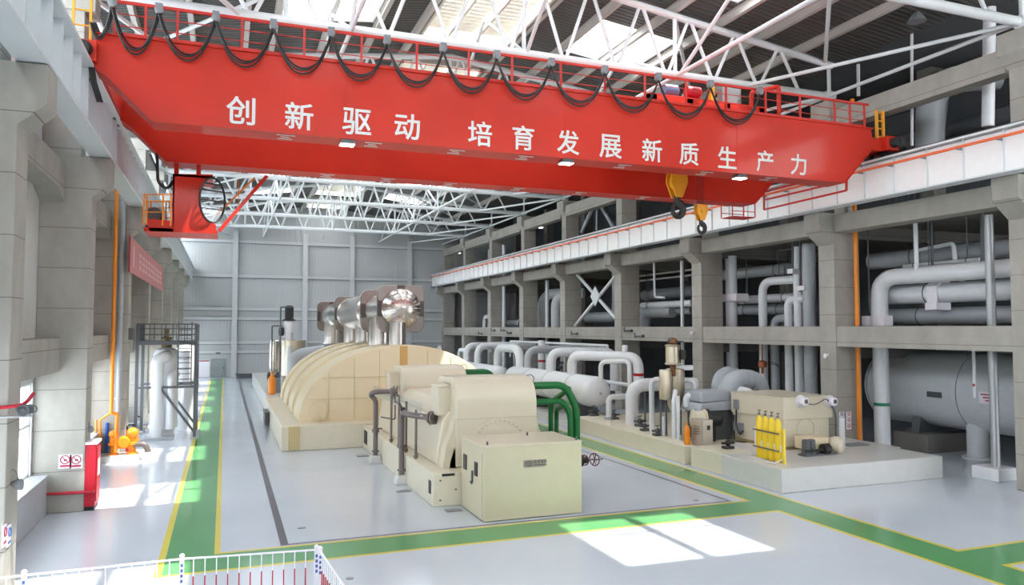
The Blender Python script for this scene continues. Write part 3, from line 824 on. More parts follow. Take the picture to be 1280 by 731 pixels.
# seams, manhole and lifting lugs of the end face
m = M()
for z in (2.15, 3.15):
    hw = 4.95*.97*math.sqrt(max(0, 1-((z-1.13)/3.5)**2)); m.box(AX-.15-hw, AX-.15+hw, 36.475, 36.5, z-.012, z+.012)
for dx in (-3.6, -2.4, -1.2, 0, 1.2, 2.4, 3.6):
    hz = 3.5*.97*math.sqrt(1-(dx/4.9)**2); m.box(AX-.15+dx-.012, AX-.15+dx+.012, 36.475, 36.5, 1.15, 1.1+hz)
m.build('face_seam', mat('seam_tan', rgb(204, 186, 142), .5), lp, smooth=False)
m = M(); c = PY(398, 514, 36.45); m.lathe([(.44, 0), (.44, .1), (.36, .12)], (c.x, 36.5, c.z), (0, -1, 0), 24)
for k in range(12): m.lathe([(.03, 0), (.03, .14)], (c.x+.39*math.cos(k*math.pi/6), 36.5, c.z+.39*math.sin(k*math.pi/6)), (0, -1, 0), 6)
m.build('manhole_cover', CREAM, lp)
m = M(); m.box(8.05, 8.42, 36.46, 36.52, 3.3, 4.62); m.build('face_strip', mat('strip_tan', rgb(196, 158, 96), .45), lp, smooth=False)
for px in (528, 549):
    c = PY(px, 435, 36.8); m = M()
    m.prism([(c.x-.17, c.z-.18), (c.x+.17, c.z-.22), (c.x+.06, c.z+.1), (c.x-.06, c.z+.1)], 'y', 36.8, 36.86); m.lathe([(.05, -.01), (.05, .07)], (c.x, 36.8, c.z+.02), (0, 1, 0), 10)
    m.build('lifting_lug', LETTER, lp)
for y in (41.5, 43.8, 45.6, 48.0):
    m = M()
    for q in range(9):
        t = math.pi*(.56+.035*q); m.lathe([(.05, 0), (.05, .07)], (AX-.15+4.95*.97*math.cos(t), y, 1.13+3.55*.985*math.sin(t)), (math.cos(t), 0, math.sin(t)), 6)
    m.build('bolt_row', CREAM, lp)
# polished crossover pipe with square flange frames
xo = thing('crossover_pipe', 'polished steel crossover pipe with square framed flanges above the cream turbine casing', 'steam pipe', (8.45, 45, 4.6))
cz = 6.5
m = M(); m.lathe([(.05, -.72), (.4, -.68), (.7, -.57), (.9, -.4), (1.0, -.18), (1.03, 0), (1.03, .7)], (8.45, 38.1, cz), (0, 1, 0), 36)
for k in range(24):
    a = 2*math.pi*k/24
    pr_ = [(.12, -.72), (.4, -.69), (.7, -.58), (.9, -.41), (1.0, -.19)]
    m.tube([(8.45+r*math.cos(a), 38.1+h, cz+r*math.sin(a)) for r, h in pr_], .012, 4)
m.build('end_cap', SILVER, xo)
m = M(); m.cyl((8.45, 38.5, cz), (8.45, 43.5, cz), 1.0, n=32)
m.build('pipe_section', SILVER, xo)
m = M(); m.lathe([(1.0, 0), (1.13, .1), (1.13, 9.8), (1.0, 10)], (8.45, 44, cz), (0, 1, 0), 32)
for h in (.7, 1.0, 9.2): m.torus((8.45, 44+h, cz), 1.13, .05, (0, 1, 0), 28, 6)
m.build('pipe_section', SILVER, xo)
m = M(); m.lathe([(.9, 0), (1.08, .4), (.92, .9), (1.08, 1.6), (.92, 2.2), (1.08, 3), (.92, 3.6), (1.08, 4.4), (.95, 10)], (8.45, 54.6, cz), (0, 1, 0), 32); m.build('pipe_section', SILVER, xo)
def rsq(cx_, cz_, h, r, n=6):
    out = []
    for (sx, sz, a0) in ((1, 1, 0), (-1, 1, 90), (-1, -1, 180), (1, -1, 270)):
        for q in range(n+1):
            t = R(a0+90*q/n); out.append((cx_+sx*(h-r)+r*math.cos(t), cz_+sz*(h-r)+r*math.sin(t)))
    return out
for y, h in ((38.35, 1.22), (43.4, 1.22), (54.2, 1.24), (65, 1.24)):
    m = M(); m.prism(rsq(8.5, cz, h, .45), 'y', y, y+.24)
    ff = m.build('flange_frame', SILVERD, xo, bevel=.03)
    m = M()
    for sx, sz in ((1, 0), (-1, 0), (0, 1), (0, -1)): m.box(8.5+sx*1.1-.11-.1*abs(sz), 8.5+sx*1.1+.11+.1*abs(sz), y-.012, y+.01, cz+sz*1.1-.11-.3*abs(sx), cz+sz*1.1+.11+.3*abs(sx))
    m.build('frame_panel', mat('frame_dark', rgb(96, 88, 86), .35, metal=.8), ff, smooth=False)
for x, y, r, z1 in ((8.15, 37.55, .42, 5.6), (7.75, 39.9, .62, 5.9), (8.3, 41.6, .4, 5.9), (8.2, 47.5, .55, 5.8), (8.2, 52.0, .6, 5.7), (8.0, 60, .75, 5.8)):
    m = M(); m.lathe([(r*1.15, 0), (r*1.15, .1), (r, .12), (r, z1-4.1)], (x, y, 4.3), (0, 0, 1), 24); m.build('support_leg', SILVER, xo)
m = M(); m.box(8.2, 9.0, 38.87, 38.92, 7.35, 7.62); m.build('red_tag', FIRERED, xo, smooth=False)['label'] = 'small red plate'
# hp casing far behind
m = M(); m.lathe([(.5, 0), (1.2, .3), (1.5, 1), (1.5, 6), (1.2, 7), (.6, 7.3)], (AX, 56, 2.6), (0, 1, 0), 28)
o = m.build('turbine_cylinder', CREAM); tag(o, 'rounded rear turbine cylinder hidden behind the domed cream casing', 'turbine')
for y in (57.5, 61.5): M().box(7, 9.8, y, y+.5, 1.14, 2.4).build('pedestal', CREAM, o, smooth=False)

# generator block and generator
m = M(); m.box(6.08, 10.75, 22.72, 35.2, 0, 1.02); 
o = m.build('generator_block', PLINTH, smooth=False, bevel=.03); tag(o, 'long low cream foundation block beneath the generator', 'foundation block')
m = M(); m.box(6.35, 6.75, 22.68, 22.73, .93, 1.0); m.box(6.06, 6.085, 23.0, 23.25, .35, .75); m.box(6.06, 6.085, 34.2, 34.9, .25, .85)
m.build('vent_slot', BLACK, o, smooth=False)
for x, z in ((6.3, .2), (6.3, .8), (6.8, .5)):
    m = M(); m.lathe([(.03, 0), (.03, .02)], (x, 22.72, z), (0, -1, 0), 8); m.build('bolt', DGREY, o)
gen = thing('generator', 'pale cream generator with two rounded cooler hoods behind the square enclosure', 'generator', (AX, 28.5, 1.02))
hx0, hx1 = 7.0, 9.8
prof = [(6.55, 1.02), (6.55, 1.5), (6.75, 2.55), (7.2, 3.0), (9.6, 3.0), (10.05, 2.55), (10.25, 1.5), (10.25, 1.02)]
m = M(); m.prism(prof, 'y', 24.0, 34.0); m.build('stator_body', CREAM2, gen, smooth=False, bevel=.06)
def hood(yf, yb_):
    pts = [(yf, 1.05 if yf < 25 else 1.9)]
    for q in range(9):
        t = R(90*q/8); pts.append((yf+.85-.85*math.cos(t), 3.0+.88*math.sin(t)))
    for q in range(9):
        t = R(90*q/8); pts.append((yb_-.85+.85*math.sin(t), 3.0+.88*math.cos(t)))
    pts.append((yb_, 1.05 if yf < 25 else 1.9))
    m = M(); m.prism(pts, 'x', hx0, hx1)
    h = m.build('cooler_hood', CREAM2, gen, bevel=.03)
    m = M(); m.box(hx0-.02, hx1+.02, yf-.012, yf+.01, 2.56, 2.585); m.build('hood_seam', mat('seam_grey', rgb(196, 186, 164), .4), h, smooth=False)
    m = M(); m.box(hx0-.42, hx0+.01, yf+.75, yf+1.55, 2.62, 3.6); m.box(hx0-.46, hx0+.01, yf+.7, yf+1.6, 3.55, 3.64); m.build('end_box', CREAM2, h, smooth=False, bevel=.03)
    m = M(); m.prism(rsq(0, 0, .1, .1), 'x', 0, .01) if False else None
    m = M(); m.torus((hx1+.02, yf+.7, 3.75), .16, .014, (0, 1, .15), 16, 5); m.build('lifting_ring', DGREY, h)
    return h
hood(23.35, 26.0); hood(31.0, 33.6)
# front end shield with bolted ring
m = M(); m.lathe([(1.82, .3), (1.82, -.02), (1.6, -.05)], (AX, 23.5, .9), (0, 1, 0), 48); sh = m.build('end_shield', CREAM2, gen)
for k in range(3, 22):
    a = math.pi*k/24
    m = M(); m.lathe([(.035, 0), (.035, .05)], (AX+1.72*math.cos(a), 23.48, .9+1.72*math.sin(a)), (0, -1, 0), 6); m.build('bolt', CREAM2, sh)
m = M(); m.lathe([(1.0, 0), (1.0, .1), (.86, .12), (.84, .2), (.3, .26)], (AX+.05, 23.36, 1.55), (0, -1, 0), 40); rg = m.build('shield_cover', CREAM2, gen)
for k in range(2, 17):
    a = math.pi*k/18
    m = M(); m.lathe([(.03, 0), (.03, .06)], (AX+.05+.93*math.cos(a), 23.26, 1.55+.93*math.sin(a)), (0, -1, 0), 6); m.build('bolt', BRASS, rg)
m = M(); m.prism([(6.6, 1.02), (7.1, 1.02), (7.1, 2.7), (7.0, 2.7), (6.9, 2.2), (6.68, 1.7)], 'y', 23.45, 24.1); m.build('end_rib', CREAM2, gen, smooth=False); m = M(); m.prism([(9.7, 1.02), (10.2, 1.02), (10.12, 1.7), (9.9, 2.2), (9.8, 2.7), (9.7, 2.7)], 'y', 23.45, 24.1); m.build('end_rib', CREAM2, gen, smooth=False)
m = M(); m.box(6.25, 6.62, 25.0, 33.8, 2.52, 2.56); 
for y in (25.0, 29.4, 33.8): m.box(6.5, 6.62, y-.04, y, 2.2, 2.54)
m.build('side_ledge', CREAM2, gen, smooth=False)
m = M(); m.box(6.27, 6.29, 25.0, 33.8, 2.56, 2.95); m.build('guard_pane', GLASS, gen, smooth=False)

# square enclosure in front
gb = thing('terminal_enclosure', 'square pale yellow steel enclosure with a nameplate at the generator end', 'enclosure', (8.5, 21.5, 0))
m = M(); m.box(6.95, 10.03, 20.45, 22.6, 0.02, 2.1); b = m.build('enclosure_body', CREAM3, gb, smooth=False, bevel=.015)
m = M(); m.box(6.94, 10.04, 20.44, 22.61, 2.1, 2.15); m.build('roof_sheet', CREAM2, gb, smooth=False, bevel=.01)
m = M(); m.box(6.925, 6.955, 20.6, 21.5, 0.1, 1.9); dr = m.build('door', CREAM3, gb, smooth=False, bevel=.008)
m = M(); m.box(6.9, 6.93, 20.95, 21.2, 1.2, 1.6); m.build('vision_panel', BLACK, dr, smooth=False)
m = M(); m.box(6.88, 6.93, 21.36, 21.43, .95, 1.3); m.tube([(6.9, 21.4, 1.0), (6.84, 21.4, .98), (6.84, 21.22, .95)], .02, 6); m.build('handle', DGREY, dr, smooth=False)
m = M(); m.box(6.92, 6.955, 22.05, 22.35, 1.2, 1.65); m.build('vision_panel', BLACK, gb, smooth=False)
for x, y in ((7.1, 20.6), (8.9, 22.0), (9.9, 20.55)):
    m = M(); m.lathe([(.03, 0), (.03, .1)], (x, y, 2.15), (0, 0, 1), 8); m.build('roof_stud', DGREY, gb)
A = PY(654.5, 575.5, 20.44); B = PY(681.5, 582.5, 20.44)
m = M(); m.box(A.x, B.x, 20.43, 20.45, B.z, A.z); np_ = m.build('name_plate', PLATE, gb, smooth=False)
m = M(); c = ((A.x+.16), (A.z+B.z)/2)
el = [(c[0]+.115*math.cos(2*math.pi*k/20), 20.425, c[1]+.075*math.sin(2*math.pi*k/20)) for k in range(20)]
m.tube(el, .010, 5, closed=True)
el2 = [(c[0]+.07*math.cos(2*math.pi*k/16), 20.425, c[1]+.045*math.sin(2*math.pi*k/16)) for k in range(16)]
m.tube(el2, .008, 5, closed=True); m.box(c[0]-.05, c[0]+.05, 20.422, 20.43, c[1]-.006, c[1]+.006)
x = A.x+.32
for q in range(4):
    for dz in (.015, .045, .075): m.box(x+q*.11, x+q*.11+.075, 20.424, 20.43, c[1]+dz-.004, c[1]+dz+.008)
    m.box(x+q*.11+.03, x+q*.11+.045, 20.424, 20.43, c[1]+.005, c[1]+.095)
m.box(x, x+.41, 20.424, 20.43, c[1]-.06, c[1]-.035)
m.build('emblem', PLATED, np_, smooth=False)

# green cooling water pipes on the right of the hoods
gp = thing('cooling_pipes', 'green cooling water pipes arching down on the right side of the generator', 'pipes', (11.2, 24.3, 0))
def gpt(pts, r=.11, bend=.45):
    m = M(); m.tube(pts, r, 14, bend=bend); return m.build('cooling_pipe', GPIPE, gp)
gpt([(9.8, 24.3, 3.5), (11.25, 24.3, 3.5), (11.72, 24.3, 2.7), (11.72, 24.3, 0)], .13, .35)
gpt([(9.8, 24.2, 2.95), (11.15, 24.2, 2.95), (11.43, 24.2, 2.5), (11.43, 24.2, 0)], .105, .3)
gpt([(11.45, 24.35, 3.35), (11.3, 25.6, 2.75), (11.3, 25.6, 0)], .10, .25)
gpt([(11.35, 24.25, 2.85), (11.48, 25.5, 2.5), (11.48, 25.5, 0)], .085, .2)
gpt([(9.8, 32.2, 3.55), (11.2, 32.2, 3.55), (11.6, 32.2, 2.8), (11.6, 32.2, 0)], .13, .35)
for y, z, r in ((24.3, 3.5, .2), (24.2, 2.95, .16), (32.2, 3.55, .2)):
    m = M(); m.lathe([(r, 0), (r, .06), (r*.75, .06), (r*.75, .12), (r, .12), (r, .18)], (9.8, y, z), (1, 0, 0), 16); m.build('pipe_flange', CREAM, gp)
# valve with handwheel poking out beside the enclosure
v = thing('handwheel_valve', 'dark valve with a red brown handwheel beside the square enclosure', 'valve', (10.7, 22.2, 0))
vz = 1.2
m = M(); m.lathe([(.13, 0), (.13, .3), (.2, .3), (.2, .38), (.1, .4), (.1, .6)], (10.55, 22.3, vz), (1, 0, 0), 16); m.box(10.57, 10.75, 22.2, 22.4, 0.0, vz); m.build('valve_body', BLACK, v)
m = M(); m.tube([(11.1, 22.3, vz), (11.7, 22.3, vz)], .02, 6); m.build('spindle', DGREY, v)
for x, r in ((11.05, .16), (11.4, .2)):
    m = M(); m.torus((x, 22.3, vz), r, .018, (1, .45, 0), 22, 6)
    for k in range(3):
        a = k*math.pi/3; m.bar((x, 22.3+r*math.cos(a), vz+r*math.sin(a)), (x, 22.3-r*math.cos(a), vz-r*math.sin(a)), .02)
    m.build('handwheel', mat('handwheel_red', rgb(96, 34, 34), .5), v)
m = M(); m.box(10.4, 11.2, 23.0, 25.9, 0, .16); m.box(10.45, 11.15, 23.05, 25.85, .16, .2)
o = m.build('pipe_plinth', PLINTHW, smooth=False, bevel=.02); tag(o, 'low grey floor block at the feet of the green pipes', 'floor block')

# stand pipes in front of the generator's left side
def standpipe(name, label, bx, by, ztop, pts, r=.10):
    t = thing(name, label, 'stand pipe', (bx, by, 0))
    m = M(); m.prism([(bx-.26, 0), (bx+.26, 0), (bx+.16, .32), (bx-.16, .32)], 'y', by-.24, by+.24); m.build('base_block', PLINTHW, t, smooth=False, bevel=.02)
    m = M(); m.tube([(bx, by, .3)]+pts, r, 12, bend=.28); m.build('pipe', BROWN, t)
    for z in (.45, 1.25, 1.32):
        m = M(); m.lathe([(r*1.5, 0), (r*1.5, .05)], (bx, by, z), (0, 0, 1), 14); m.build('collar', BROWN, t)
    e = Vector(pts[-1]); d = (e-Vector(pts[-2])).normalized()
    m = M(); m.lathe([(r*2.2, -.2), (r*2.2, -.12), (r*1.2, -.12), (r*1.2, -.06), (r*2.2, -.06), (r*2.2, 0)], e, d, 16)
    for k in range(8):
        a = k*math.pi/4
    m.build('flange', BROWN, t)
    return t
sp1 = standpipe('stand_pipe', 'brown grey stand pipe on a white foot near the enclosure, reaching the generator side', 5.95, 26.6, 2.5, [(5.95, 26.6, 2.5), (6.1, 25.6, 2.5), (6.62, 24.6, 2.5)])
sp2 = standpipe('stand_pipe', 'brown grey stand pipe on a white foot near the domed casing, bent at its top', 5.85, 31.0, 2.75, [(5.85, 31.0, 2.55), (5.6, 31.0, 2.8), (5.75, 30.7, 2.92), (6.65, 30.5, 2.92)])
up = thing('drain_pipes', 'thin brown pipes with valves along the left side of the generator', 'pipes', (6.2, 28, 1.02))
for x, y, z in ((6.2, 29.6, 3.15), (6.2, 28.2, 3.0), (6.2, 27.0, 2.85), (6.2, 25.5, 2.7)):
    m = M(); m.tube([(x, y, 1.02), (x, y, z)], .045, 8); m.lathe([(.08, .05), (.08, .12)], (x, y, 1.02), (0, 0, 1), 10); m.build('upright_pipe', BROWN, up)
m = M(); m.tube([(6.2, 29.6, 2.85), (6.2, 28.2, 2.6), (6.2, 26.3, 2.35), (6.5, 24.7, 2.45)], .03, 8, bend=.3); m.build('sloping_pipe', BROWN, up)
m = M(); m.lathe([(.05, -.12), (.1, -.08), (.1, .08), (.05, .12)], (6.2, 27.5, 2.5), (0, 1, 0), 10); m.torus((6.1, 27.5, 2.65), .1, .015, (1, 0, .3), 14, 5); m.tube([(6.2, 27.5, 2.5), (6.1, 27.5, 2.65)], .02, 6); m.build('valve', BLACK, up)
m = M(); m.tube([(5.85, 30.9, 1.4), (6.1, 30.9, 1.4)], .03, 6); m.tube([(6.2, 29.6, 2.9), (6.35, 29.6, 2.9), (6.35, 29.6, 1.9), (6.0, 30.6, 1.9)], .03, 6, bend=.1); m.build('bypass_pipe', BROWN, up)
for (px, py) in ((567, 638), (504, 614), (453, 570), (377, 660)):
    c = PZ(px, py); m = M(); m.box(c.x-.24, c.x+.24, c.y-.16, c.y+.16, 0.002, .02) if px != 377 else m.box(c.x-.1, c.x+.1, c.y-.06, c.y+.06, .002, .02)
    lab = {567: 'small grey floor drain cover by the enclosure corner', 504: 'small grey floor drain cover by the nearer stand pipe', 453: 'small grey floor drain cover by the farther stand pipe', 377: 'tiny dark floor plate near the gutter corner'}[px]
    o = m.build('floor_drain', MGREY, smooth=False); tag(o, lab, 'drain cover')

# oil tank group on the far left of the turbine
ot = thing('oil_tank', 'tall polished oil tank with a black motor on top left of the domed casing', 'tank', (3.9, 56, 1.15))
def tp(px, py, y): q = PY(px, py, y); return q
yk = 55.0
c0 = tp(367, 470, yk); ztop = tp(367, 425, yk).z; rad = abs(tp(382, 440, yk).x-tp(352, 440, yk).x)/2
cx0 = tp(367, 440, yk).x
m = M(); m.lathe([(rad*.6, 1.9), (rad, 2.2), (rad, ztop-.05), (rad*1.03, ztop-.05), (rad*1.03, ztop)], (cx0, yk, 0), (0, 0, 1), 28); m.build('tank_shell', BRASS, ot)
for a in (45, 135, 225, 315):
    m = M(); m.cyl((cx0+rad*.7*math.cos(R(a)), yk+rad*.7*math.sin(R(a)), 1.15), (cx0+rad*.7*math.cos(R(a)), yk+rad*.7*math.sin(R(a)), 2.3), .08, n=8); m.build('leg', DGREY, ot)
mx0 = tp(361.5, 400, yk).x
m = M(); m.lathe([(.3, 0), (.3, .1), (.22, .1), (.22, .5), (.34, .5), (.34, 1.3), (.3, 1.45)], (mx0, yk, ztop), (0, 0, 1), 16); m.box(mx0-.45, mx0-.2, yk-.1, yk+.1, ztop+.2, ztop+.45); m.build('pump_stand', SIGNW, ot)
m = M(); m.lathe([(.42, 1.35), (.42, 1.45), (.3, 1.5), (.3, 2.3), (.2, 2.42)], (mx0, yk, ztop), (0, 0, 1), 16); m.lathe([(.18, -.3), (.22, 0), (.18, .3)], (mx0-.5, yk, ztop+.6), (0, 0, 1), 10); m.build('motor', BLACK, ot)
m = M(); 
q0 = tp(349, 470, yk); m.tube([(q0.x, yk-.5, 1.15), (q0.x, yk-.5, ztop+2.3), (q0.x+.8, yk-.5, ztop+2.3)], .05, 8, bend=.1)
q1 = tp(339, 470, yk); m.tube([(q1.x, yk-.3, 1.15), (q1.x, yk-.3, ztop+1.0), (q1.x+.7, yk-.3, ztop+1.0)], .05, 8, bend=.1); m.build('vent_pipe', DGREY, ot)
m = M(); q2 = tp(361, 440, yk-rad-.2); m.tube([(q2.x, yk-rad-.2, 1.15), (q2.x, yk-rad-.2, ztop-.4)], .17, 12); m.build('white_pipe', PIPEW, ot)
st = thing('oil_filter', 'slim pale steel vessel on legs at the far left beside the oil tank', 'vessel', (3.0, 57, 1.15))
q = tp(343, 440, 57); m = M(); m.lathe([(.1, 2.1), (.32, 2.5), (.34, 2.6), (.34, ztop-.1), (.25, ztop)], (q.x, 57, 0), (0, 0, 1), 18); m.build('vessel_shell', SILVER, st)
for dx in (-.2, .2): m = M(); m.cyl((q.x+dx, 57, 1.15), (q.x+dx, 57, 2.5), .06, n=8); m.build('leg', DGREY, st)
q = PZ(337, 492, 1.14); m = M(); m.lathe([(.2, 0), (.24, .05), (.24, .9), (.2, 1.1), (.08, 1.25), (.08, 1.5)], (q.x+.1, 52.2, 1.15), (0, 0, 1), 16)
o = m.build('orange_cylinder', ORANGE); tag(o, 'orange gas cylinder standing by the oil tank at the far left block', 'gas cylinder')
q = PZ(327, 478, 1.14); t = thing('pump_set', 'horizontal pump with black motor and white casing on the far left block', 'pump', (q.x, 62, 1.15))
m = M(); m.lathe([(.15, 0), (.35, .05), (.38, .2), (.38, .9), (.2, 1.0)], (3.1, 61, 1.75), (1, 0, 0), 16); m.box(3.2, 3.9, 60.8, 61.2, 1.15, 1.5); m.build('motor', BLACK, t)
m = M(); m.lathe([(.2, 0), (.4, .1), (.4, 1.0), (.2, 1.1)], (4.2, 61, 1.75), (1, 0, 0), 16); m.box(4.3, 5.2, 60.8, 61.2, 1.15, 1.5); m.build('pump_casing', PIPEW, t)
m = M(); m.tube([(4.5, 53.6, 1.15), (4.5, 53.6, 3.6), (6.5, 53.6, 3.9)], .45, 16, bend=.6)
o = m.build('lagged_pipe', PIPEG); tag(o, 'grey lagged pipe elbow between the oil tank and the domed casing', 'pipe')
m = M(); m.box(2.8, 3.6, 53.2, 53.9, 1.15, 2.1)
o = m.build('control_cabinet', MGREY, smooth=False, bevel=.02); tag(o, 'small grey cabinet at the foot of the oil tank', 'cabinet')

# ================================================================== RIGHT SIDE: PLINTHS, VESSELS, PIPES
m = M(); m.prism([(17.45, 26.2), (24.9, 26.2), (24.9, 37.2), (17.75, 37.2)], 'z', 0, .72)
o = m.build('equipment_plinth', PLINTH, smooth=False, bevel=.03); tag(o, 'long cream plinth along the right green walkway, carrying white pipes', 'plinth')
m = M(); m.box(17.45, 18.9, 23.75, 25.75, 0, .80)
o = m.build('equipment_plinth', PLINTH, smooth=False, bevel=.03); tag(o, 'short cream plinth block between the long plinth and the white plinth corner', 'plinth')
m = M(); m.prism([(17.4, 20.45), (24.75, 20.45), (24.75, 22.6), (25.1, 22.6), (25.1, 25.75), (18.9, 25.75), (18.9, 23.7), (17.4, 23.7)], 'z', 0, .80)
o = m.build('equipment_plinth', PLINTHW, smooth=False, bevel=.03); tag(o, 'wide white plinth in the right foreground carrying the yellow gas bottles', 'plinth')

def vessel(name, label, x, y0, y1, z, r, mt, dome=.5, group=None, saddles=()):
    t = thing(name, label, 'tank', (x, (y0+y1)/2, 0), group)
    prof = [(r*math.sin(a*math.pi/16), y0+dome-dome*math.cos(a*math.pi/16)) for a in range(1, 9)]
    prof += [(r*math.cos(a*math.pi/16), y1-dome+dome*math.sin(a*math.pi/16)) for a in range(0, 8)]
    m = M(); m.lathe(prof, (x, 0, z), (0, 1, 0), 32)
    o = m.build('shell', mt, t)
    for s in saddles:
        m = M(); m.prism([(x-r*.8, 0), (x+r*.8, 0), (x+r*.75, z-r*.55), (x-r*.75, z-r*.55)], 'y', s-.15, s+.15); m.build('saddle', DGREY, t, smooth=False)
    return t, o
t1, s1 = vessel('heater_vessel', 'white horizontal vessel with domed end behind the green pipes', 19.4, 37.2, 50.6, 1.95, .86, PIPEW, .55, saddles=(39, 46))
m = M()
for y in (40.2, 43.5, 46.8): m.torus((19.4, y, 1.95), .862, .02, (0, 1, 0), 32, 6)
m.build('seam_band', PIPEG, s1)
m = M(); c = PX(734, 496, 18.9); m.lathe([(.07, 0), (.07, .1)], (19.4, 37.22, 1.9), (0, -1, 0), 12); m.build('end_nozzle', PIPEG, s1)
vessel('heater_vessel', 'pale horizontal vessel partly hidden behind the cream generator hood', 19.3, 52.6, 66, 1.85, .8, PIPEW, .5, saddles=(55, 62))
vessel('heater_vessel', 'small grey domed vessel low between the two pale vessels', 20.8, 50.6, 56, 1.6, .6, PIPEG, .4, saddles=(52, 54))
m = M(); m.box(17.9, 21.6, 38.2, 70, 0, .35)
o = m.build('vessel_plinth', PLINTHW, smooth=False, bevel=.03); tag(o, 'low plinth under the horizontal pale vessels', 'plinth')

pipe_n = [0]
def pipe(label, pts, r, mt=None, bend=None, name='process_pipe', bands=(), cat='pipe', group=None, flanges=(), hang=None):
    m = M(); m.tube(pts, r, 16, bend=bend if bend is not None else r*2.6)
    o = m.build(name, mt or PIPEW); tag(o, label, cat, group)
    for (c, ax, col, w_) in bands:
        m = M(); m.lathe([(r*1.02, -w_/2), (r*1.03, -w_/2+.01), (r*1.03, w_/2-.01), (r*1.02, w_/2)], c, ax, 18); m.build('colour_band', col, o)
    if hang is not None:
        A_, B_ = Vector(pts[0]), Vector(pts[-1])
        for u in (.15, .85):
            h = A_.lerp(B_, u); m = M(); m.tube([(h.x, h.y, h.z), (h.x, h.y, hang)], .02, 6)
            m.torus((h.x, h.y, h.z), r+.02, .02, (B_-A_), 18, 6); m.build('pipe_hanger', DGREY, o)
    for (c, ax) in flanges:
        m = M(); m.lathe([(r*1.1, -.08), (r*1.55, -.08), (r*1.55, -.01), (r*1.1, -.01), (r*1.1, .01), (r*1.55, .01), (r*1.55, .08), (r*1.1, .08)], c, ax, 18); m.build('flange', mt or PIPEG, o)
    return o
# arched steam pipes above the vessels (x plane, measured legs)
def arch(label, pxl, pxr, pyt, X, zl, zr_, r, mt=PIPEW, **k):
    a = PX(pxl, pyt, X); b = PX(pxr, pyt, X); z = (a.z+b.z)/2 - 0
    return pipe(label, [(X, a.y, zl), (X, a.y, z), (X, b.y, z), (X, b.y, zr_)], r, mt, **k)
def pxr_(px1, px2, py, X): return abs(PX(px1, py, X).y-PX(px2, py, X).y)
arch('small white bent pipe, leftmost of the arched pipes above the far vessels', 574, 582, 437, 19.4, 2.2, 2.6, .16, bend=.6)
pipe('white pipe rising from far vessel, turning into the right bays, farther one', [(19.4, PX(583, 460, 19.4).y, 2.2), (19.4, PX(583, 460, 19.4).y, PX(583, 432, 19.4).z), (25, PX(583, 460, 19.4).y+1.5, PX(583, 432, 19.4).z)], .28, bend=.8)
pipe('white pipe rising from far vessel, turning into the right bays, nearer one', [(19.4, PX(597, 460, 19.4).y, 2.2), (19.4, PX(597, 460, 19.4).y, PX(597, 433, 19.4).z), (25, PX(597, 460, 19.4).y+1.5, PX(597, 433, 19.4).z)], .28, bend=.8)
arch('white pipe arching in a full loop over the far vessel end', 622, 650, 435, 19.4, 2.0, 1.9, .30, bend=1.3)
pipe('grey white pipe bending into the bay left of the red banded riser', [(19.6, PX(660, 460, 19.6).y, 2.4), (19.6, PX(660, 460, 19.6).y, PX(660, 437, 19.6).z), (25, PX(660, 460, 19.6).y+.6, PX(660, 437, 19.6).z)], .27, PIPEG, bend=.9)
c = PX(677, 452, 22)
pipe('white vertical riser with a red band behind the arched pipes', [(22, c.y, 0), (22, c.y, 4.6)], .27, bands=[((22, c.y, PX(677, 451, 22).z), (0, 0, 1), FIRERED, .16)])
yA = PX(689, 460, 19.4).y; zA = PX(689, 440, 19.4).z
pipe('large white pipe from the near vessel turning back to the right, farther of two', [(19.4, yA, 2.6), (19.4, yA, zA), (23.5, yA-.8, zA), (23.5, yA-.8, 1.5)], .30, bend=.8)
yB_ = PX(715, 465, 19.4).y; zB_ = PX(715, 444, 19.4).z
e = PX(798, 445, 21.8)
pipe('large white pipe from the near vessel running right and dropping at a red band', [(19.4, yB_, 2.6), (19.4, yB_, zB_), (21.8, e.y, zB_), (21.8, e.y, 2.2)], .29, bend=.7, bands=[((21.8, e.y, PX(798, 468, 21.8).z), (0, 0, 1), FIRERED, .16)])
m = M(); q = PX(781, 436, 21.3); m.lathe([(.16, 0), (.16, .35), (.12, .4)], (21.3, q.y, zB_+.25), (0, 0, 1), 14)
o = m.build('pipe_stub', PIPEW); tag(o, 'short capped stub on top of the large white pipe near its bend', 'pipe stub')
q1 = PX(751, 466, 19.4); q2 = PX(787, 450, 20.4)
pipe('thin white pipe looping from the near vessel dome to the right', [(19.4, q1.y, 2.55), (19.4, q1.y, PX(751, 452, 19.4).z), (20.4, q2.y, PX(787, 451, 20.4).z), (20.4, q2.y, 1.4)], .13, bend=.35)
pipe('long thin white pipe low behind the near vessel', [(21, 35.5, 2.35), (21, 52, 2.35)], .12)
pipe('thin white pipe high behind the arched pipes', [(23.5, 44, 4.15), (23.5, 44, 4.35), (23.5, 62, 4.35), (23.5, 62, 3)], .09)
# pipes standing on the long cream plinth
def standing(label, pxb, pyb, X, pts_px, r, mt=PIPEW, bend=None, **k):
    b = PX(pxb, pyb, X)
    pts = [(X, b.y, .7)]+[(PX(px, py, x_).x, PX(px, py, x_).y, PX(px, py, x_).z) for px, py, x_ in pts_px]
    return pipe(label, pts, r, mt, bend, **k)
b = PX(790, 520, 19.2)
zt = PX(790, 481, 19.2).z
pipe('thick white elbow pipe standing on the cream plinth right of the near vessel', [(19.2, b.y, .7), (19.2, b.y, zt), (22.6, b.y-.6, zt)], .33, bend=.75)
b = PX(815, 528, 18.5); zt = PX(815, 474, 18.5).z
e = PX(868, 476, 19.6)
pipe('slim white pipe rising from the plinth and passing behind the steel accumulator', [(18.5, b.y, .72), (18.5, b.y, zt), (19.9, b.y-1.4, zt), (19.9, b.y-1.4, 2.0), (19.9, b.y-1.4, 1.7)], .125, bend=.3)
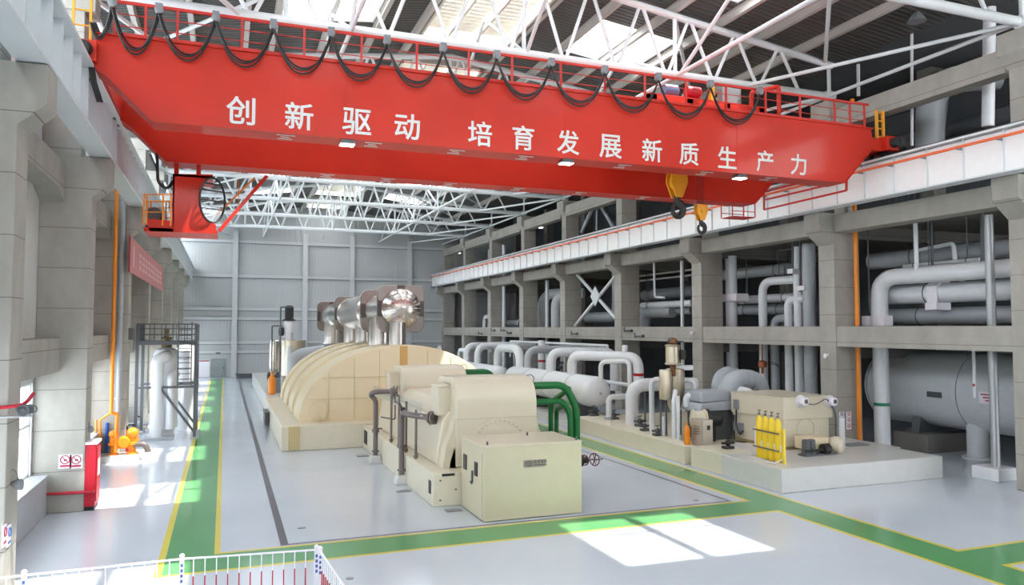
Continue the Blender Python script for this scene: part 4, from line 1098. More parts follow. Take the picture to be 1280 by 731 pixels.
b = PX(761, 515, 18.9); zt = PX(761, 496, 18.9).z
pipe('short white elbow pipe by the near vessel dome', [(18.9, b.y, .7), (18.9, b.y, zt), (20.2, b.y-.1, zt)], .15, bend=.3, flanges=[((18.9, b.y, .78), (0, 0, 1))])
for (px, top, bot, r, lb_) in ((829, 520, 540, .10, 'short white capped pipe standing in front of the steel accumulator'), (843, 500, 543, .11, 'white pipe with a kink at its top in front of the steel accumulator'), (848, 495, 543, .08, 'thin pale pipe right of the kinked pipe by the steel accumulator')):
    b = PX(px, bot-6, 18.3); z = PX(px, top, 18.3).z
    pts = [(18.3, b.y, .72), (18.3, b.y, z)]
    if px == 843: pts.append((18.6, b.y+.35, z+.35))
    pipe(lb_, pts, r, bend=.15)
b = PX(858, 500, 19.0); z = PX(858, 494, 19).z
pipe('white bent pipe dropping over the dark pump right of the accumulator', [(19.0, b.y, z-.5), (19.0, b.y, z), (19.6, b.y-.7, z), (19.6, b.y-.7, .8)], .16, bend=.28)
pipe('white pipe bending behind the accumulator towards the wrapped duct', [(21.0, 28.6, 2.7), (21.6, 27.2, 2.7), (21.6, 27.2, 1.9)], .22, bend=.4)
# steel accumulator with an actuator on top
ac = thing('accumulator', 'slim steel accumulator column with a valve actuator on top, on the cream plinth', 'vessel', (18.75, 29.5, .72))
yy = 28.9
def q(px, py): return PY(px, py, yy)
c = q(832, 480); r = (q(838.5, 480).x-q(825, 480).x)/2
m = M(); m.lathe([(r*.5, q(832, 499.5).z), (r*.95, q(832, 499).z), (r, q(832, 497).z), (r, q(832, 463).z), (r*.92, q(832, 462).z)], (c.x, yy, 0), (0, 0, 1), 24); m.build('steel_cylinder', BRASS, ac)
c2 = q(848, 480); r2 = r*1.5
m = M(); m.lathe([(r2*.5, q(848, 515).z), (r2, q(848, 502).z), (r2, q(848, 462).z), (r2*.9, q(848, 461).z)], (c2.x+.05, yy+.35, 0), (0, 0, 1), 24); m.build('steel_cylinder', BRASS, ac)
m = M()
for px in (829, 836, 846, 854): m.cyl((q(px, 540).x, yy+.2, .72), (q(px, 500).x, yy+.2, q(px, 498).z), .045, n=8)
m.build('support_post', DGREY, ac)
c = q(841, 450); ra = (q(850, 450).x-q(832, 450).x)/2
m = M(); m.lathe([(ra*.8, q(841, 456).z), (ra, q(841, 455).z), (ra, q(841, 454).z), (ra*.85, q(841, 453).z), (ra*.85, q(841, 433).z), (ra, q(841, 432).z), (ra*.7, q(841, 430).z)], (c.x, yy, 0), (0, 0, 1), 20); m.build('actuator_drum', BRASS, ac)
m = M(); m.box(q(845, 445).x, q(850.5, 445).x, yy-ra-.05, yy-ra+.2, q(845, 449).z, q(845, 437).z); m.build('actuator_box', BLACK, ac, smooth=False)
m = M(); m.cyl((c.x, yy, q(841, 470).z), (c.x, yy, q(841, 456).z), .12, n=12); m.lathe([(.08, 0), (.2, .05), (.2, .2), (.08, .3)], (c.x, yy, q(841, 430).z), (0, 0, 1), 12); m.build('valve_neck', mat('rust_brown', rgb(128, 82, 52), .5, metal=.3), ac)
m = M(); zz_ = q(841, 427).z; m.tube([(c.x-.25, yy, zz_+.05), (c.x+.55, yy, zz_)], .03, 6); m.ball((c.x-.12, yy, zz_+.08), .12); m.build('valve_lever', DGREY, ac)
m = M(); m.box(q(855, 460).x-.1, q(870, 460).x, yy+.2, yy+.5, q(860, 463).z, q(860, 457).z)
o = m.build('valve_bracket', PIPEW, smooth=False, bevel=.02); tag(o, 'white box bracket right of the actuator column', 'bracket')
# dark pump, control cabinets, orange extinguisher on the plinth end
pu = thing('oil_pump', 'dark horizontal pump with cream round cover behind the steel cabinets', 'pump', (19.2, 27.3, .72))
c = PY(867, 524, 27.2)
m = M(); m.lathe([(.3, 0), (.42, .05), (.42, .1), (.36, .12), (.36, .5), (.42, .52), (.42, .6)], (c.x-.1, 27.2, c.z), (1, -.3, 0), 20); m.build('pump_cover', CREAM2, pu)
m = M(); m.lathe([(.36, .6), (.44, .62), (.44, .72), (.3, .75), (.3, 1.2), (.2, 1.3)], (c.x-.1, 27.2, c.z), (1, -.3, 0), 20); m.box(c.x, c.x+.9, 26.9, 27.4, .72, c.z-.25); m.build('motor', BLACK, pu)
cx_ = PY(878, 560, 25.85).x; cy1 = PX(864, 540, cx_).y; cx1 = PY(890.5, 560, 25.85).x; zt = PY(878, 525, 25.85).z
t = thing('control_cabinet', 'brushed steel control cabinet at the right end of the cream plinth', 'cabinet', (cx_+.3, 26.1, .0))
m = M(); m.box(cx_, cx1, 25.8, min(cy1, 26.9), .0, zt); m.build('cabinet_body', CABST, t, smooth=False, bevel=.015)
m = M(); m.box(cx_-.02, cx_+.01, 25.86, min(cy1, 26.9)-.06, .75, zt-.05); dcab = m.build('cabinet_door', CABST, t, smooth=False, bevel=.008)
m = M(); m.box(cx_+.2, cx_+.34, 25.785, 25.81, zt-.4, zt-.22); m.build('gauge', BLACK, t, smooth=False)
m = M()
for q_ in range(4): m.box(cx_-.03, cx_-.015, 26.0, 26.4, zt-.3-.1*q_, zt-.27-.1*q_)
m.build('louvre', DGREY, dcab, smooth=False)
c = PY(859, 560, 26.6); m = M(); m.lathe([(.10, 0), (.13, .03), (.13, .62), (.09, .74), (.04, .78), (.04, .9)], (c.x, 26.6, .72), (0, 0, 1), 14)
o = m.build('orange_cylinder', ORANGE); tag(o, 'small orange cylinder standing left of the steel control cabinets', 'gas cylinder')
# small pumps and pipework clutter along the plinth: each a small valve set
rnd = random.Random(3)
def valve_set(label, x, y, z, s=1.0, mt=DGREY):
    t = thing('valve_set', label, 'valve', (x, y, z))
    m = M(); m.box(x-.28*s, x+.28*s, y-.2*s, y+.2*s, z, z+.14*s); m.tube([(x-.4*s, y, z+.32*s), (x+.4*s, y, z+.32*s)], .07*s, 10); m.cyl((x, y, z+.1*s), (x, y, z+.34*s), .06*s, n=10); m.build('valve_base', mt, t)
    m = M(); m.lathe([(.05*s, -.16*s), (.14*s, -.1*s), (.14*s, .1*s), (.05*s, .16*s)], (x, y, z+.32*s), (1, 0, 0), 14); m.cyl((x, y, z+.3*s), (x, y, z+.62*s), .03*s, n=8); m.build('valve_body', mt, t)
    m = M(); m.torus((x, y, z+.62*s), .14*s, .02*s, (0, .2, 1), 16, 6); m.bar((x-.14*s, y, z+.62*s), (x+.14*s, y, z+.62*s), .02*s); m.build('handwheel', BLACK, t)
    return t
for (px, py, X, s, lb_) in ((742, 512, 18.9, .85, 'dark valve set under the near vessel dome, on the cream plinth'), (768, 511, 19.2, .75, 'dark valve set left of the thick white elbow pipe'), (800, 518, 19.0, .8, 'dark valve set right of the thick white elbow pipe foot'), (806, 530, 18.4, .7, 'dark valve set at the foot of the slim white pipe'), (822, 540, 18.1, .7, 'dark pump set before the steel accumulator'), (655, 462, 21.5, 1.2, 'dark valve set beneath the full loop pipe'), (696, 452, 22.5, 1.3, 'dark valve set between the two large white pipes')):
    b = PX(px, py, X); valve_set(lb_, X, b.y, .72 if X < 20 else max(0.36, b.z-.5), s)
for (px, top, bot, X, r, lb_) in ((806, 478, 520, 20.6, .05, 'thin dark rod pipe behind the slim white pipe'), (643, 440, 470, 22, .1, 'slim grey upright pipe beneath the full loop'), (702, 440, 470, 23, .1, 'slim grey upright between the large white pipes'), (612, 440, 460, 22, .1, 'slim grey upright left of the full loop pipe')):
    a = PX(px, top, X); pipe(lb_, [(X, a.y, 0), (X, a.y, a.z)], r, DGREY if r < .08 else PIPEG)

# wrapped large duct arching behind the cream box
yy = 28.0
a = PY(907, 500, yy); b = PY(944, 480, yy+.3)
pts = []
zt = PY(925, 471, yy).z
duct = pipe('large lagged duct arching over behind the cream oil cabinet', [(a.x, yy, .72), (a.x, yy, zt-.1), (b.x+.25, yy+.2, zt-.1), (b.x+.25, yy+.2, .72)], .43, WRAP, bend=1.0, name='lagged_duct')
_d = bpy.context.scene.objects[-1] if False else None
for q_ in range(11):
    t_ = math.pi*q_/10; cx_ = (a.x+b.x+.25)/2; hw_ = (b.x+.25-a.x)/2
    m = M(); m.torus((cx_-hw_*.92*math.cos(t_), yy+.1, zt-1.05+.93*math.sin(t_)), .435, .018, (math.sin(t_), 0, math.cos(t_)), 20, 5); m.build('lagging_rib', WRAP, duct)
pipe('second lagged duct behind the large arching one', [(PY(900, 480, 29.2).x, 29.2, .72), (PY(900, 480, 29.2).x, 29.2, zt), (PY(930, 480, 29.2).x, 29.6, zt), (PY(930, 480, 29.2).x, 29.6, .72)], .4, WRAP, bend=.9, name='lagged_duct')
t = thing('lagged_box', 'grey lagged box on a dark skid left of the cream oil cabinet', 'equipment box', (19.6, 27.6, .72))
a = PY(876, 507, 27.3); b = PY(914, 488, 27.3)
m = M(); m.box(a.x, b.x, 27.3, 28.6, PY(890, 503, 27.3).z, b.z); m.build('lagged_casing', WRAP, t, bevel=.08)
m = M(); m.prism([(a.x-.15, PY(890, 515, 27.2).z), (b.x+.05, PY(890, 513, 27.2).z), (b.x, PY(890, 502, 27.2).z), (a.x, PY(890, 504, 27.2).z)], 'y', 27.15, 28.7); m.build('lagging_skirt', WRAP, t, bevel=.05)
m = M(); m.box(a.x+.2, b.x, 27.25, 28.6, .72, PY(890, 514, 27.2).z); m.build('skid', DGREY, t, smooth=False)

# cream oil cabinet on the white plinth
oc = thing('oil_cabinet', 'large cream steel cabinet with two round ports on the white plinth', 'cabinet', (21, 24.5, .8))
yf = 23.6
X0 = PY(979, 520, yf).x; X1 = PY(1041, 520, yf).x
zt = PY(979, 499, yf).z; zm = PY(1000, 524, yf).z
yb_ = PX(914, 520, X0).y
m = M(); m.box(X0, X1, yf, yb_, zm, zt); up_ = m.build('upper_casing', CREAM2, oc, smooth=False, bevel=.02)
m = M(); m.box(X0-.02, X1+.02, yf-.02, yb_+.02, zt, zt+.06); m.build('cover_sheet', CREAM2, oc, smooth=False, bevel=.01)
m = M(); m.box(X0+.06, X1-.15, yf+.05, yb_-.05, .8, zm); lo_ = m.build('lower_casing', CREAM2, oc, smooth=False, bevel=.02)
m = M(); m.box(X0+.02, X1, yf+.01, yb_, .8, .92); m.build('skid_strip', mat('skid_ochre', rgb(146, 128, 90), .6), oc, smooth=False)
for px, py in ((1000, 501), (1036, 501)):
    c = PY(px, py, yf); m = M(); m.lathe([(.24, 0), (.24, .04), (.13, .05), (.13, .16), (.17, .16), (.17, .3), (.12, .34)], (c.x, yf, c.z), (0, -1, 0), 20); pt_ = m.build('round_port', SIGNW, up_)
    m = M(); m.lathe([(.09, .33), (.09, .345)], (c.x, yf, c.z), (0, -1, 0), 14); m.build('port_cap', DGREY, pt_)
a = PY(1003, 503, yf-.1); b = PY(1034, 500, yf-.1)
m = M(); m.tube([(a.x, yf-.15, a.z), ((a.x+b.x)/2, yf-.1, a.z-.12), (b.x-.1, yf-.12, b.z+.06), (b.x, yf-.15, b.z)], .02, 6, bend=.2); m.tube([(b.x, yf-.15, b.z), (X1+.05, yf-.1, b.z-.5), (X1+.08, yf-.05, .9)], .03, 6, bend=.2); m.build('conduit', DGREY, oc)
for (y, z, w_, h_, mt) in ((24.6, zm+.25, .4, .35, CREAM2), (25.1, zm+.25, .4, .35, CREAM2), (24.3, zm-.45, .1, .2, BLACK)):
    m = M(); m.box(X0-.02, X0+.03 if mt is CREAM2 else X0+.07, y-w_/2, y+w_/2, z-h_/2, z+h_/2); m.build('access_panel', mt, oc, smooth=False, bevel=.005)
m = M(); m.box(X0-.12, X0+.06, yb_-.55, yb_-.3, zm+.15, zm+.55); m.box(X0-.1, X0+.08, yb_-.75, yb_-.25, zm-.75, zm-.4); m.build('switch_box', MGREY, oc, smooth=False, bevel=.01)
m = M(); m.tube([(X0-.08, yb_-.45, zm+.15), (X0-.1, yb_-.45, zm-.5), (X0-.1, yb_-.7, zm-.9), (X0-.1, yb_-.9, zm-.7)], .035, 8, bend=.15); m.tube([(X0-.05, yb_-.25, zm-.1), (X0-.05, yb_-.25, .8)], .03, 6); m.build('conduit', BLACK, oc)
m = M(); c = PY(1003, 540, yf); m.torus((c.x+.2, yf+.045, c.z+.1), .42, .012, (0, 1, 0), 28, 5); m.build('round_seam', mat('seam_grey2', rgb(190, 182, 162), .4), oc)
# pump and motor before the oil cabinet
t = thing('feed_pump', 'cream and grey pump unit on the white plinth before the large cream cabinet', 'pump', (21.9, 22.4, .8))
c = PY(1020, 553, 22.6); c2 = PY(1047, 562, 22.3)
m = M(); m.box(c.x-.5, c.x+.45, 22.4, 23.2, .95, 1.42); m.build('pump_block', CREAM, t, bevel=.05)
m = M(); m.lathe([(.08, -.1), (.26, 0), (.33, .1), (.33, .3), (.22, .42)], (c2.x-.1, 22.5, 1.1), (.6, -.8, 0), 20); m.box(c2.x-.3, c2.x+.1, 22.3, 22.7, .8, 1.0); m.build('pump_volute', CREAM2, t)
m = M()
for dx in (0, .25): m.lathe([(.15, 0), (.15, .5), (.1, .55)], (c.x-.75+dx, 22.3, .85), (0, 0, 1), 12)
m.box(c.x-.95, c2.x-.2, 22.1, 22.5, .8, .86); m.build('filter_pots', DGREY, t)
m = M(); m.lathe([(.1, 0), (.2, .03), (.2, .3), (.1, .35)], (c.x-.1, 22.2, 1.02), (1, 0, 0), 12); m.tube([(c.x-.9, 22.15, 1.0), (c.x-.1, 22.15, 1.0)], .05, 8); m.build('coupling', BLACK, t)
c = PY(885, 540, 25); 
b = PZ(930, 548, .8); valve_set('dark valve group on the short cream plinth left of the cream cabinet', 18.45, 24.7, .8, .7, BLACK)
b = PZ(995, 553, .8); valve_set('dark grey valve group on the white plinth below the two round ports', b.x, b.y, .8, .7, DGREY)
b = PZ(1068, 556, .8); m = M(); m.box(b.x-.5, b.x+.5, b.y-.3, b.y+.3, .8, .84)
o = m.build('grating_plate', MGREY, smooth=False); tag(o, 'flat grey grating on the white plinth behind the pump', 'grating')
b = PY(1050, 560, 23.2); m = M(); m.box(b.x-.03, b.x+.17, 23.1, 23.2, .8, 2.0)
o = m.build('post_plate', PIPEW, smooth=False, bevel=.01); tag(o, 'narrow white upright plate right of the cream cabinet', 'plate')
# four yellow gas bottles in their rack
bl = [(949.8, 573.5), (957.7, 575.6), (965.3, 577.6), (973.5, 579.8)]
bpos = []
words = ['leftmost', 'second from the left', 'third from the left', 'rightmost']
for i, (px, py) in enumerate(bl):
    b = PZ(px, py-1.5, .8); bpos.append(b)
    t = thing('gas_bottle', 'yellow gas bottle in the rack on the white plinth, %s of four' % words[i], 'gas cylinder', (b.x, b.y, .8), 'yellow gas bottles in the rack')
    m = M(); m.lathe([(.10, 0), (.118, .03), (.118, 1.32), (.10, 1.42), (.05, 1.5), (.04, 1.52)], (b.x, b.y, .82), (0, 0, 1), 18); m.build('bottle', YEL, t)
    m = M(); m.lathe([(.035, 0), (.035, .1), (.02, .11), (.02, .2)], (b.x, b.y, 2.32), (0, 0, 1), 10); m.lathe([(.06, 0), (.06, .03)], (b.x, b.y, 2.5), (0, 0, 1), 10); m.tube([(b.x-.08, b.y, 2.4), (b.x+.02, b.y, 2.4)], .02, 6); m.build('valve', BROWN, t)
    m = M(); m.box(b.x-.035, b.x+.035, b.y-.122, b.y-.116, 1.2, 1.42); m.build('paper_label', SIGNW, t, smooth=False)
d = (bpos[3]-bpos[0]).normalized(); nrm = Vector((d.y, -d.x, 0))
t = thing('bottle_rack', 'pale rack with dark straps and a yellow post holding the gas bottles', 'rack', ((bpos[0].x+bpos[3].x)/2, bpos[0].y, .8))
for z in (1.22, 1.82):
    m = M(); a = bpos[0]-d*.2+nrm*.13; b = bpos[3]+d*.2+nrm*.13; m.bar((a.x, a.y, z), (b.x, b.y, z), .02, .05)
    a2 = bpos[0]-d*.2-nrm*.13; b2 = bpos[3]+d*.2-nrm*.13; m.bar((a2.x, a2.y, z), (b2.x, b2.y, z), .02, .05); m.build('strap', BROWN, t, smooth=False)
m = M(); a = bpos[3]+d*.3; m.bar((a.x, a.y, .8), (a.x, a.y, 2.0), .08, .08); m.build('yellow_post', YEL, t, smooth=False)
m = M(); a = bpos[0]-d*.25; m.bar((a.x, a.y, .8), (a.x, a.y, 1.9), .05, .05)
c0 = bpos[0]-d*.25; c1 = bpos[3]+d*.25
m.tube([(c0.x, c0.y, .95), (c0.x+nrm.x*.3, c0.y+nrm.y*.3, .83), (c1.x+nrm.x*.3, c1.y+nrm.y*.3, .83), (c1.x, c1.y, 1.0)], .02, 6, bend=.15); m.box(min(c0.x, c1.x)-.05, max(c0.x, c1.x)+.05, bpos[0].y-.2, bpos[0].y+.15, .8, .82); m.build('rack_base', PIPEW, t)

# ------------------------------------------------------------------ first bay: big tank, risers
tb = thing('storage_tank', 'huge grey horizontal storage tank in the nearest right bay below the floor beam', 'tank', (30.6, 22, 0))
prof = [(1.7*math.sin(a*math.pi/16), 28.6-.55*math.cos(a*math.pi/16)) for a in range(1, 9)]
m = M(); m.lathe([(r_, h_) for r_, h_ in prof][::-1] and [(1.7*math.cos(a*math.pi/16), 27.9+.7*math.sin(a*math.pi/16)) for a in range(7, -1, -1)]+[(1.7, 14.0), (1.2, 13.4)], (30.6, 0, 2.75), (0, 1, 0), 40); m.build('shell', TANKG, tb)
m = M(); m.torus((30.6, 23.2, 2.75), 1.7, .02, (0, 1, 0), 40, 6); m.torus((30.6, 27.9, 2.75), 1.7, .02, (0, 1, 0), 40, 6); m.build('seam_band', MGREY, tb)
c = PX(1170, 493, 29.0); m = M(); m.box(28.86, 28.93, c.y-.35, c.y+.35, c.z-.12, c.z+.12); m.build('tank_plate', DGREY, tb, smooth=False)
c = PX(1236, 497, 29.0); m = M(); m.box(28.86, 28.93, c.y-.32, c.y+.32, c.z-.24, c.z+.24); ts = m.build('tank_sign', SIGNW, tb, smooth=False)
for q_ in range(3): M().box(28.84, 28.87, c.y-.24, c.y+.24-.1*q_, c.z+.1-.12*q_, c.z+.15-.12*q_).build('sign_line', SIGNR, ts, smooth=False)
for y in (25.6, 18.5):
    m = M(); m.prism([(29.3, .8), (31.9, .8), (31.7, 1.75), (29.5, 1.75)], 'y', y-.2, y+.2); m.build('saddle', DGREY, tb, smooth=False)
    m = M(); m.box(28.9, 32.2, y-1.0, y+.8, 0, .8); m.build('saddle_pier', CONCD, tb, smooth=False)
c = PX(1212, 555, 29.4)
m = M(); m.lathe([(.62, 0), (.62, .08), (.42, .1), (.42, 1.6)], (29.9, c.y, 0), (0, 0, 1), 22); m.build('support_leg', TANKG, tb)
def riser(label, px, X, z0, z1, r, mt=PIPEW, py=500, **k):
    a = PX(px, py, X); return pipe(label, [(X, a.y, z0), (X, a.y, z1)], r, mt, **k), a
X = 27.4; a = PX(1103, 540, X)
pipe('thick white riser with a green band standing by the storage tank', [(X, a.y, 0), (X, a.y, 4.72)], .33, bands=[((X, a.y, PX(1103, 505, X).z), (0, 0, 1), TEALB, .14)])
zc = PX(1103, 347, X).z
e = Vector((X, 12.0, 0))
pipe('thick white elbow pipe in the first bay above the floor beam', [(X, a.y, 4.97), (X, a.y, zc), (X, e.y, zc)], .36, bend=.9)
for s in (-1, 1):
    m = M(); m.box(X-.45, X+.1, a.y+s*.46-.16, a.y+s*.46+.16, 5.6, 6.05)
    o = m.build('pipe_clamp', SIGNW, smooth=False, bevel=.02); tag(o, 'white clamp block on the %s side of the elbow pipe in the first bay' % ('right' if s < 0 else 'left'), 'pipe clamp')
X2 = 28.4
for (p1, p2, py, Xq, r, mt, lb_) in ((1112, 1300, 369, 28.3, .42, PIPEW, 'fat white horizontal pipe in the first bay with a saddle clamp'), (1100, 1300, 396, 29.0, .36, PIPEG, 'grey horizontal pipe low in the first bay above the beam'), (1090, 1300, 327, 30.5, .42, PIPEG, 'grey horizontal pipe high at the back of the first bay'), (1130, 1225, 333, 28.6, .09, PIPEW, 'thin white pipe crossing the first bay')):
    A = PX(p1, py, Xq); B = PX(p2, py, Xq); pipe(lb_, [(Xq, A.y, A.z), (Xq, 12.0 if p2 == 1300 else B.y, A.z)], r, mt, hang=10.16)
c = PX(1166, 369, 27.9); m = M(); m.box(27.75, 28.6, c.y-.28, c.y+.28, c.z-.62, c.z-.3); m.box(27.82, 27.92, c.y-.25, c.y+.25, c.z-.4, c.z+.4); m.prism([(27.8, c.z+.3), (28.8, c.z+.3), (28.55, c.z+.68), (28.05, c.z+.68)], 'y', c.y-.25, c.y+.25)
o = m.build('pipe_clamp', SIGNW, smooth=False, bevel=.02); tag(o, 'white saddle clamp around the fat horizontal pipe', 'pipe clamp')
X = 26.45; a = PX(1240, 420, X)
t = thing('steel_riser', 'bright steel riser on a white block in front of the storage tank', 'pipe', (X, a.y, 0))
m = M(); m.tube([(X, a.y, .45), (X, a.y, 9.7)], .155, 16); m.build('riser', CHROME, t)
m = M(); m.box(X-.55, X+.5, a.y-.5, a.y+.55, 0, .45); m.build('base_block', PIPEW, t, smooth=False, bevel=.03)
def xp(px, py, X): v = PX(px, py, X); return (X, v.y, min(v.z, 18.05))
pipe('thin white pipe dropping to a hooked end in the first bay', [xp(1144, 268, 27.2), xp(1146, 340, 27.2), xp(1160, 341, 27.2)], .09, bend=.2)
pipe('thin white pipe bent twice in the middle of the first bay', [xp(1146, 313, 29), xp(1192, 304, 29), xp(1195, 340, 29), xp(1206, 356, 29)], .09, bend=.2)
pipe('thin white rod with a red mark hanging before the storage tank', [(27.6, PX(1217, 441, 27.6).y, 4.74), xp(1218.5, 497, 27.6)], .06, bands=[(Vector(xp(1218, 481, 27.6)), (0, 0, 1), FIRERED, .1)])
pipe('dark thin hanger rod in the first bay by the orange riser', [xp(1084, 275, 27), xp(1087, 390, 27)], .03, DGREY)
pipe('dark hanger rod in the middle of the first bay', [xp(1164, 272, 28.2), xp(1166, 350, 28.2)], .05, DGREY)
pipe('dark hanger rod at the right of the first bay', [xp(1228, 262, 28), xp(1229, 345, 28)], .09, DGREY)
X = 26.25; a = PX(1067, 400, X)
pipe('orange riser pipe beside the second right column, running up to the roof', [(X, a.y-.2, 0), (X, a.y-.2, 15.8)], .095, ORANGE)
# second bay risers
for (px, X, z0, z1, r, mt, lb_, zz_) in ((915, 27.6, .3, 9.7, .33, PIPEW, 'thick white riser with a collar, left in the second bay', None), (1013, 27.2, .3, 9.7, .32, PIPEG, 'thick pale riser beside the second right column', None), (998.5, 27.6, .3, 9.7, .22, PIPEW, 'pale riser left of the thick riser by the second column', None)):
    a = PX(px, 430, X); pipe(lb_, [(X, a.y, z0), (X, a.y, z1)], r, mt)
a = PX(915, 372, 27.4); m = M(); m.box(27.1, 28.0, a.y-.75, a.y+.75, a.z-.22, a.z+.22)
o = m.build('pipe_collar', SIGNW, smooth=False, bevel=.05); tag(o, 'white box collar around the left riser of the second bay', 'pipe clamp')
def elbow_riser(lb_, px, py, pxe, X, r, mt=PIPEW, z0=.4):
    a = PX(px, py, X); e = PX(pxe, py, X); pipe(lb_, [(X, a.y, z0), (X, a.y, a.z), (X+.3, e.y, a.z)], r, mt, bend=r*3)
elbow_riser('white pipe turning right in the second bay, highest of three elbows', 953, 352, 994, 27.7, .23)
elbow_riser('white pipe turning right in the second bay, middle of three elbows', 985, 374, 1000, 27.4, .21)
elbow_riser('grey pipe turning right in the second bay, lowest of three elbows', 968, 398, 984, 28.2, .24, PIPEG)
for (p1, p2, py, Xq, r, mt, lb_) in ((905, 985, 344, 30, .33, PIPEG, 'grey horizontal pipe high at the back of the second bay'), (925, 992, 375, 28.8, .24, PIPEW, 'white horizontal pipe in the second bay'), (925, 984, 388, 29.6, .3, PIPEG, 'grey horizontal pipe in the second bay below the white one'), (905, 1030, 322, 31, .07, PIPEW, 'thin white pipe near the top of the second bay')):
    A = PX(p1, py, Xq); B = PX(p2, py, Xq); pipe(lb_, [(Xq, A.y, A.z), (Xq, B.y, A.z)], r, mt, hang=10.16)
for i, (px, t0, t1) in enumerate(((991, 296, 340), (1000, 290, 365))):
    pipe('dark spring hanger rod beside the risers of the second bay, %s' % ('left' if i == 0 else 'right'), [xp(px, t0, 27), xp(px, t1, 27)], .05, DGREY)
for px_, py_, w_, nm_ in ((1004, 360, .28, 'lower'), (991, 339, .2, 'upper')):
    m = M(); c = PX(px_, py_, 27); m.box(26.8, 27.5, c.y-w_, c.y+w_, c.z-.12, c.z+.12)
    o = m.build('pipe_clamp', SIGNW, smooth=False, bevel=.02); tag(o, '%s small white clamp block on the risers of the second bay' % nm_, 'pipe clamp')
c = PX(953, 455, 26.6); t = thing('hanging_valve', 'small rust brown valve with wires hanging below the floor beam in the second bay', 'valve', (26.6, c.y, c.z))
m = M(); m.tube([(26.6, c.y, c.z), (26.6, c.y, 4.72)], .04, 6); m.lathe([(.1, -.2), (.22, -.15), (.22, .12), (.1, .2)], (26.6, c.y, c.z), (0, 0, 1), 14); m.cyl((26.6, c.y, c.z-.5), (26.6, c.y, c.z), .07, n=8); m.build('valve_body', mat('rust_orange', rgb(150, 84, 44), .5), t)
m = M(); 
for dz in (.1, -.02): m.tube([(26.6, c.y, c.z+dz), (26.6, c.y-.8, c.z+dz+.08), (26.6, c.y-1.4, c.z-.1)], .018, 6, bend=.3)
m.build('wire', BLACK, t)
# third bay
for (p1, p2, py, Xq, r, mt, lb_) in ((803, 866, 382, 27.8, .22, PIPEW, 'white horizontal pipe across the third bay'), (800, 866, 390, 28.6, .28, PIPEG, 'grey horizontal pipe across the third bay beneath the white one'), (806, 870, 369, 30, .42, MGREY, 'dark grey pipe at the back of the third bay'), (800, 868, 345, 30, .07, PIPEW, 'thin white pipe high in the third bay'), (800, 868, 351, 30, .07, PIPEW, 'thin white pipe just beneath another high in the third bay')):
    A = PX(p1, py, Xq); B = PX(p2, py, Xq); pipe(lb_, [(Xq, A.y, A.z), (Xq, B.y, A.z)], r, mt, hang=10.16)
pipe('slim white riser in the third bay right of centre', [(26.6, PX(853, 400, 26.6).y, .3), (26.6, PX(853, 400, 26.6).y, 9.7)], .11, PIPEW)
pipe('thin white pipe dropping to a hook in the third bay', [xp(817.5, 322, 26.8), xp(818.5, 371, 26.8), xp(830, 372, 26.8)], .08, bend=.2)
pipe('grey pipe loop rising through the floor of the third bay', [(27.8, PX(806, 400, 27.8).y, 5), (27.8, PX(806, 400, 27.8).y, 6.6), (28.2, PX(806, 400, 27.8).y-3, 6.6)], .4, PIPEG, bend=.8)
# fourth bay: crossed steel bracing
t = thing('cross_brace', 'white crossed steel bracing in the fourth right bay', 'bracing', (25.9, 50, 5.6))
for (p, q_) in (((716, 337), (770, 398)), ((771, 343), (718, 408))):
    m = M(); m.tube([xp(*p, 26.2), xp(*q_, 26.2)], .13, 10); m.build('brace_tube', STEELW, t)
c = xp(745, 370, 26.1); m = M(); m.prism([(c[1]-.75, c[2]), (c[1], c[2]-.75), (c[1]+.75, c[2]), (c[1], c[2]+.75)], 'x', 26.0, 26.08); m.build('gusset', STEELW, t, smooth=False)
A = PX(735, 397, 28); B = PX(772, 397, 28)
pipe('grey bent pipe low in the fourth bay behind the crossed bracing', [(28, A.y, A.z), (28, B.y, A.z), (28, B.y, 10.16)], .42, PIPEG, bend=1)
# fifth bay arches
for (p1, p2, py, lb_) in ((678, 690, 362, 'tall white arched pipe in the fifth right bay, left of two'), (695, 706, 362, 'tall white arched pipe in the fifth right bay, right of two')):
    A = PX(p1, 400, 27.6); B = PX(p2, 400, 28.6); z = PX(p1, py+5, 27.6).z
    pipe(lb_, [(27.6, A.y, 4.9), (27.6, A.y, z), (29.5, A.y-1.8, z)], .45, PIPEW, bend=1.6)
pipe('slim white riser between the two tall arched pipes', [(26.6, PX(684, 400, 26.6).y, .3), (26.6, PX(684, 400, 26.6).y, 9.7)], .16, PIPEW)
pipe('white bent pipe at the left edge of the fifth bay', [(27, PX(666.5, 400, 27).y, 4.9), (27, PX(666.5, 400, 27).y, PX(666, 393, 27).z), (28.5, PX(666, 400, 27).y, PX(666, 393, 27).z)], .3, PIPEW, bend=.7)
pipe('slim white riser in the sixth bay running up past the crane girder', [(26.6, PX(630, 400, 26.6).y, .3), (26.6, PX(630, 400, 26.6).y, 14)], .2, PIPEW)
A = PX(635, 404, 28); B = PX(652, 404, 28); pipe('grey horizontal pipe low in the sixth bay', [(28, A.y, A.z), (28, B.y, A.z)], .4, PIPEG, hang=10.16)
A = PX(606, 396, 27); pipe('small white arch in the seventh bay above the beam', [(27, A.y, 4.9), (27, A.y, A.z), (27, A.y-2, A.z), (27, A.y-2, 4.9)], .25, PIPEW, bend=.7)
pipe('slim white hanging pipe in the seventh bay', [(26.6, PX(611, 400, 26.6).y, 7), (26.6, PX(611, 400, 26.6).y, 14)], .1, PIPEW)
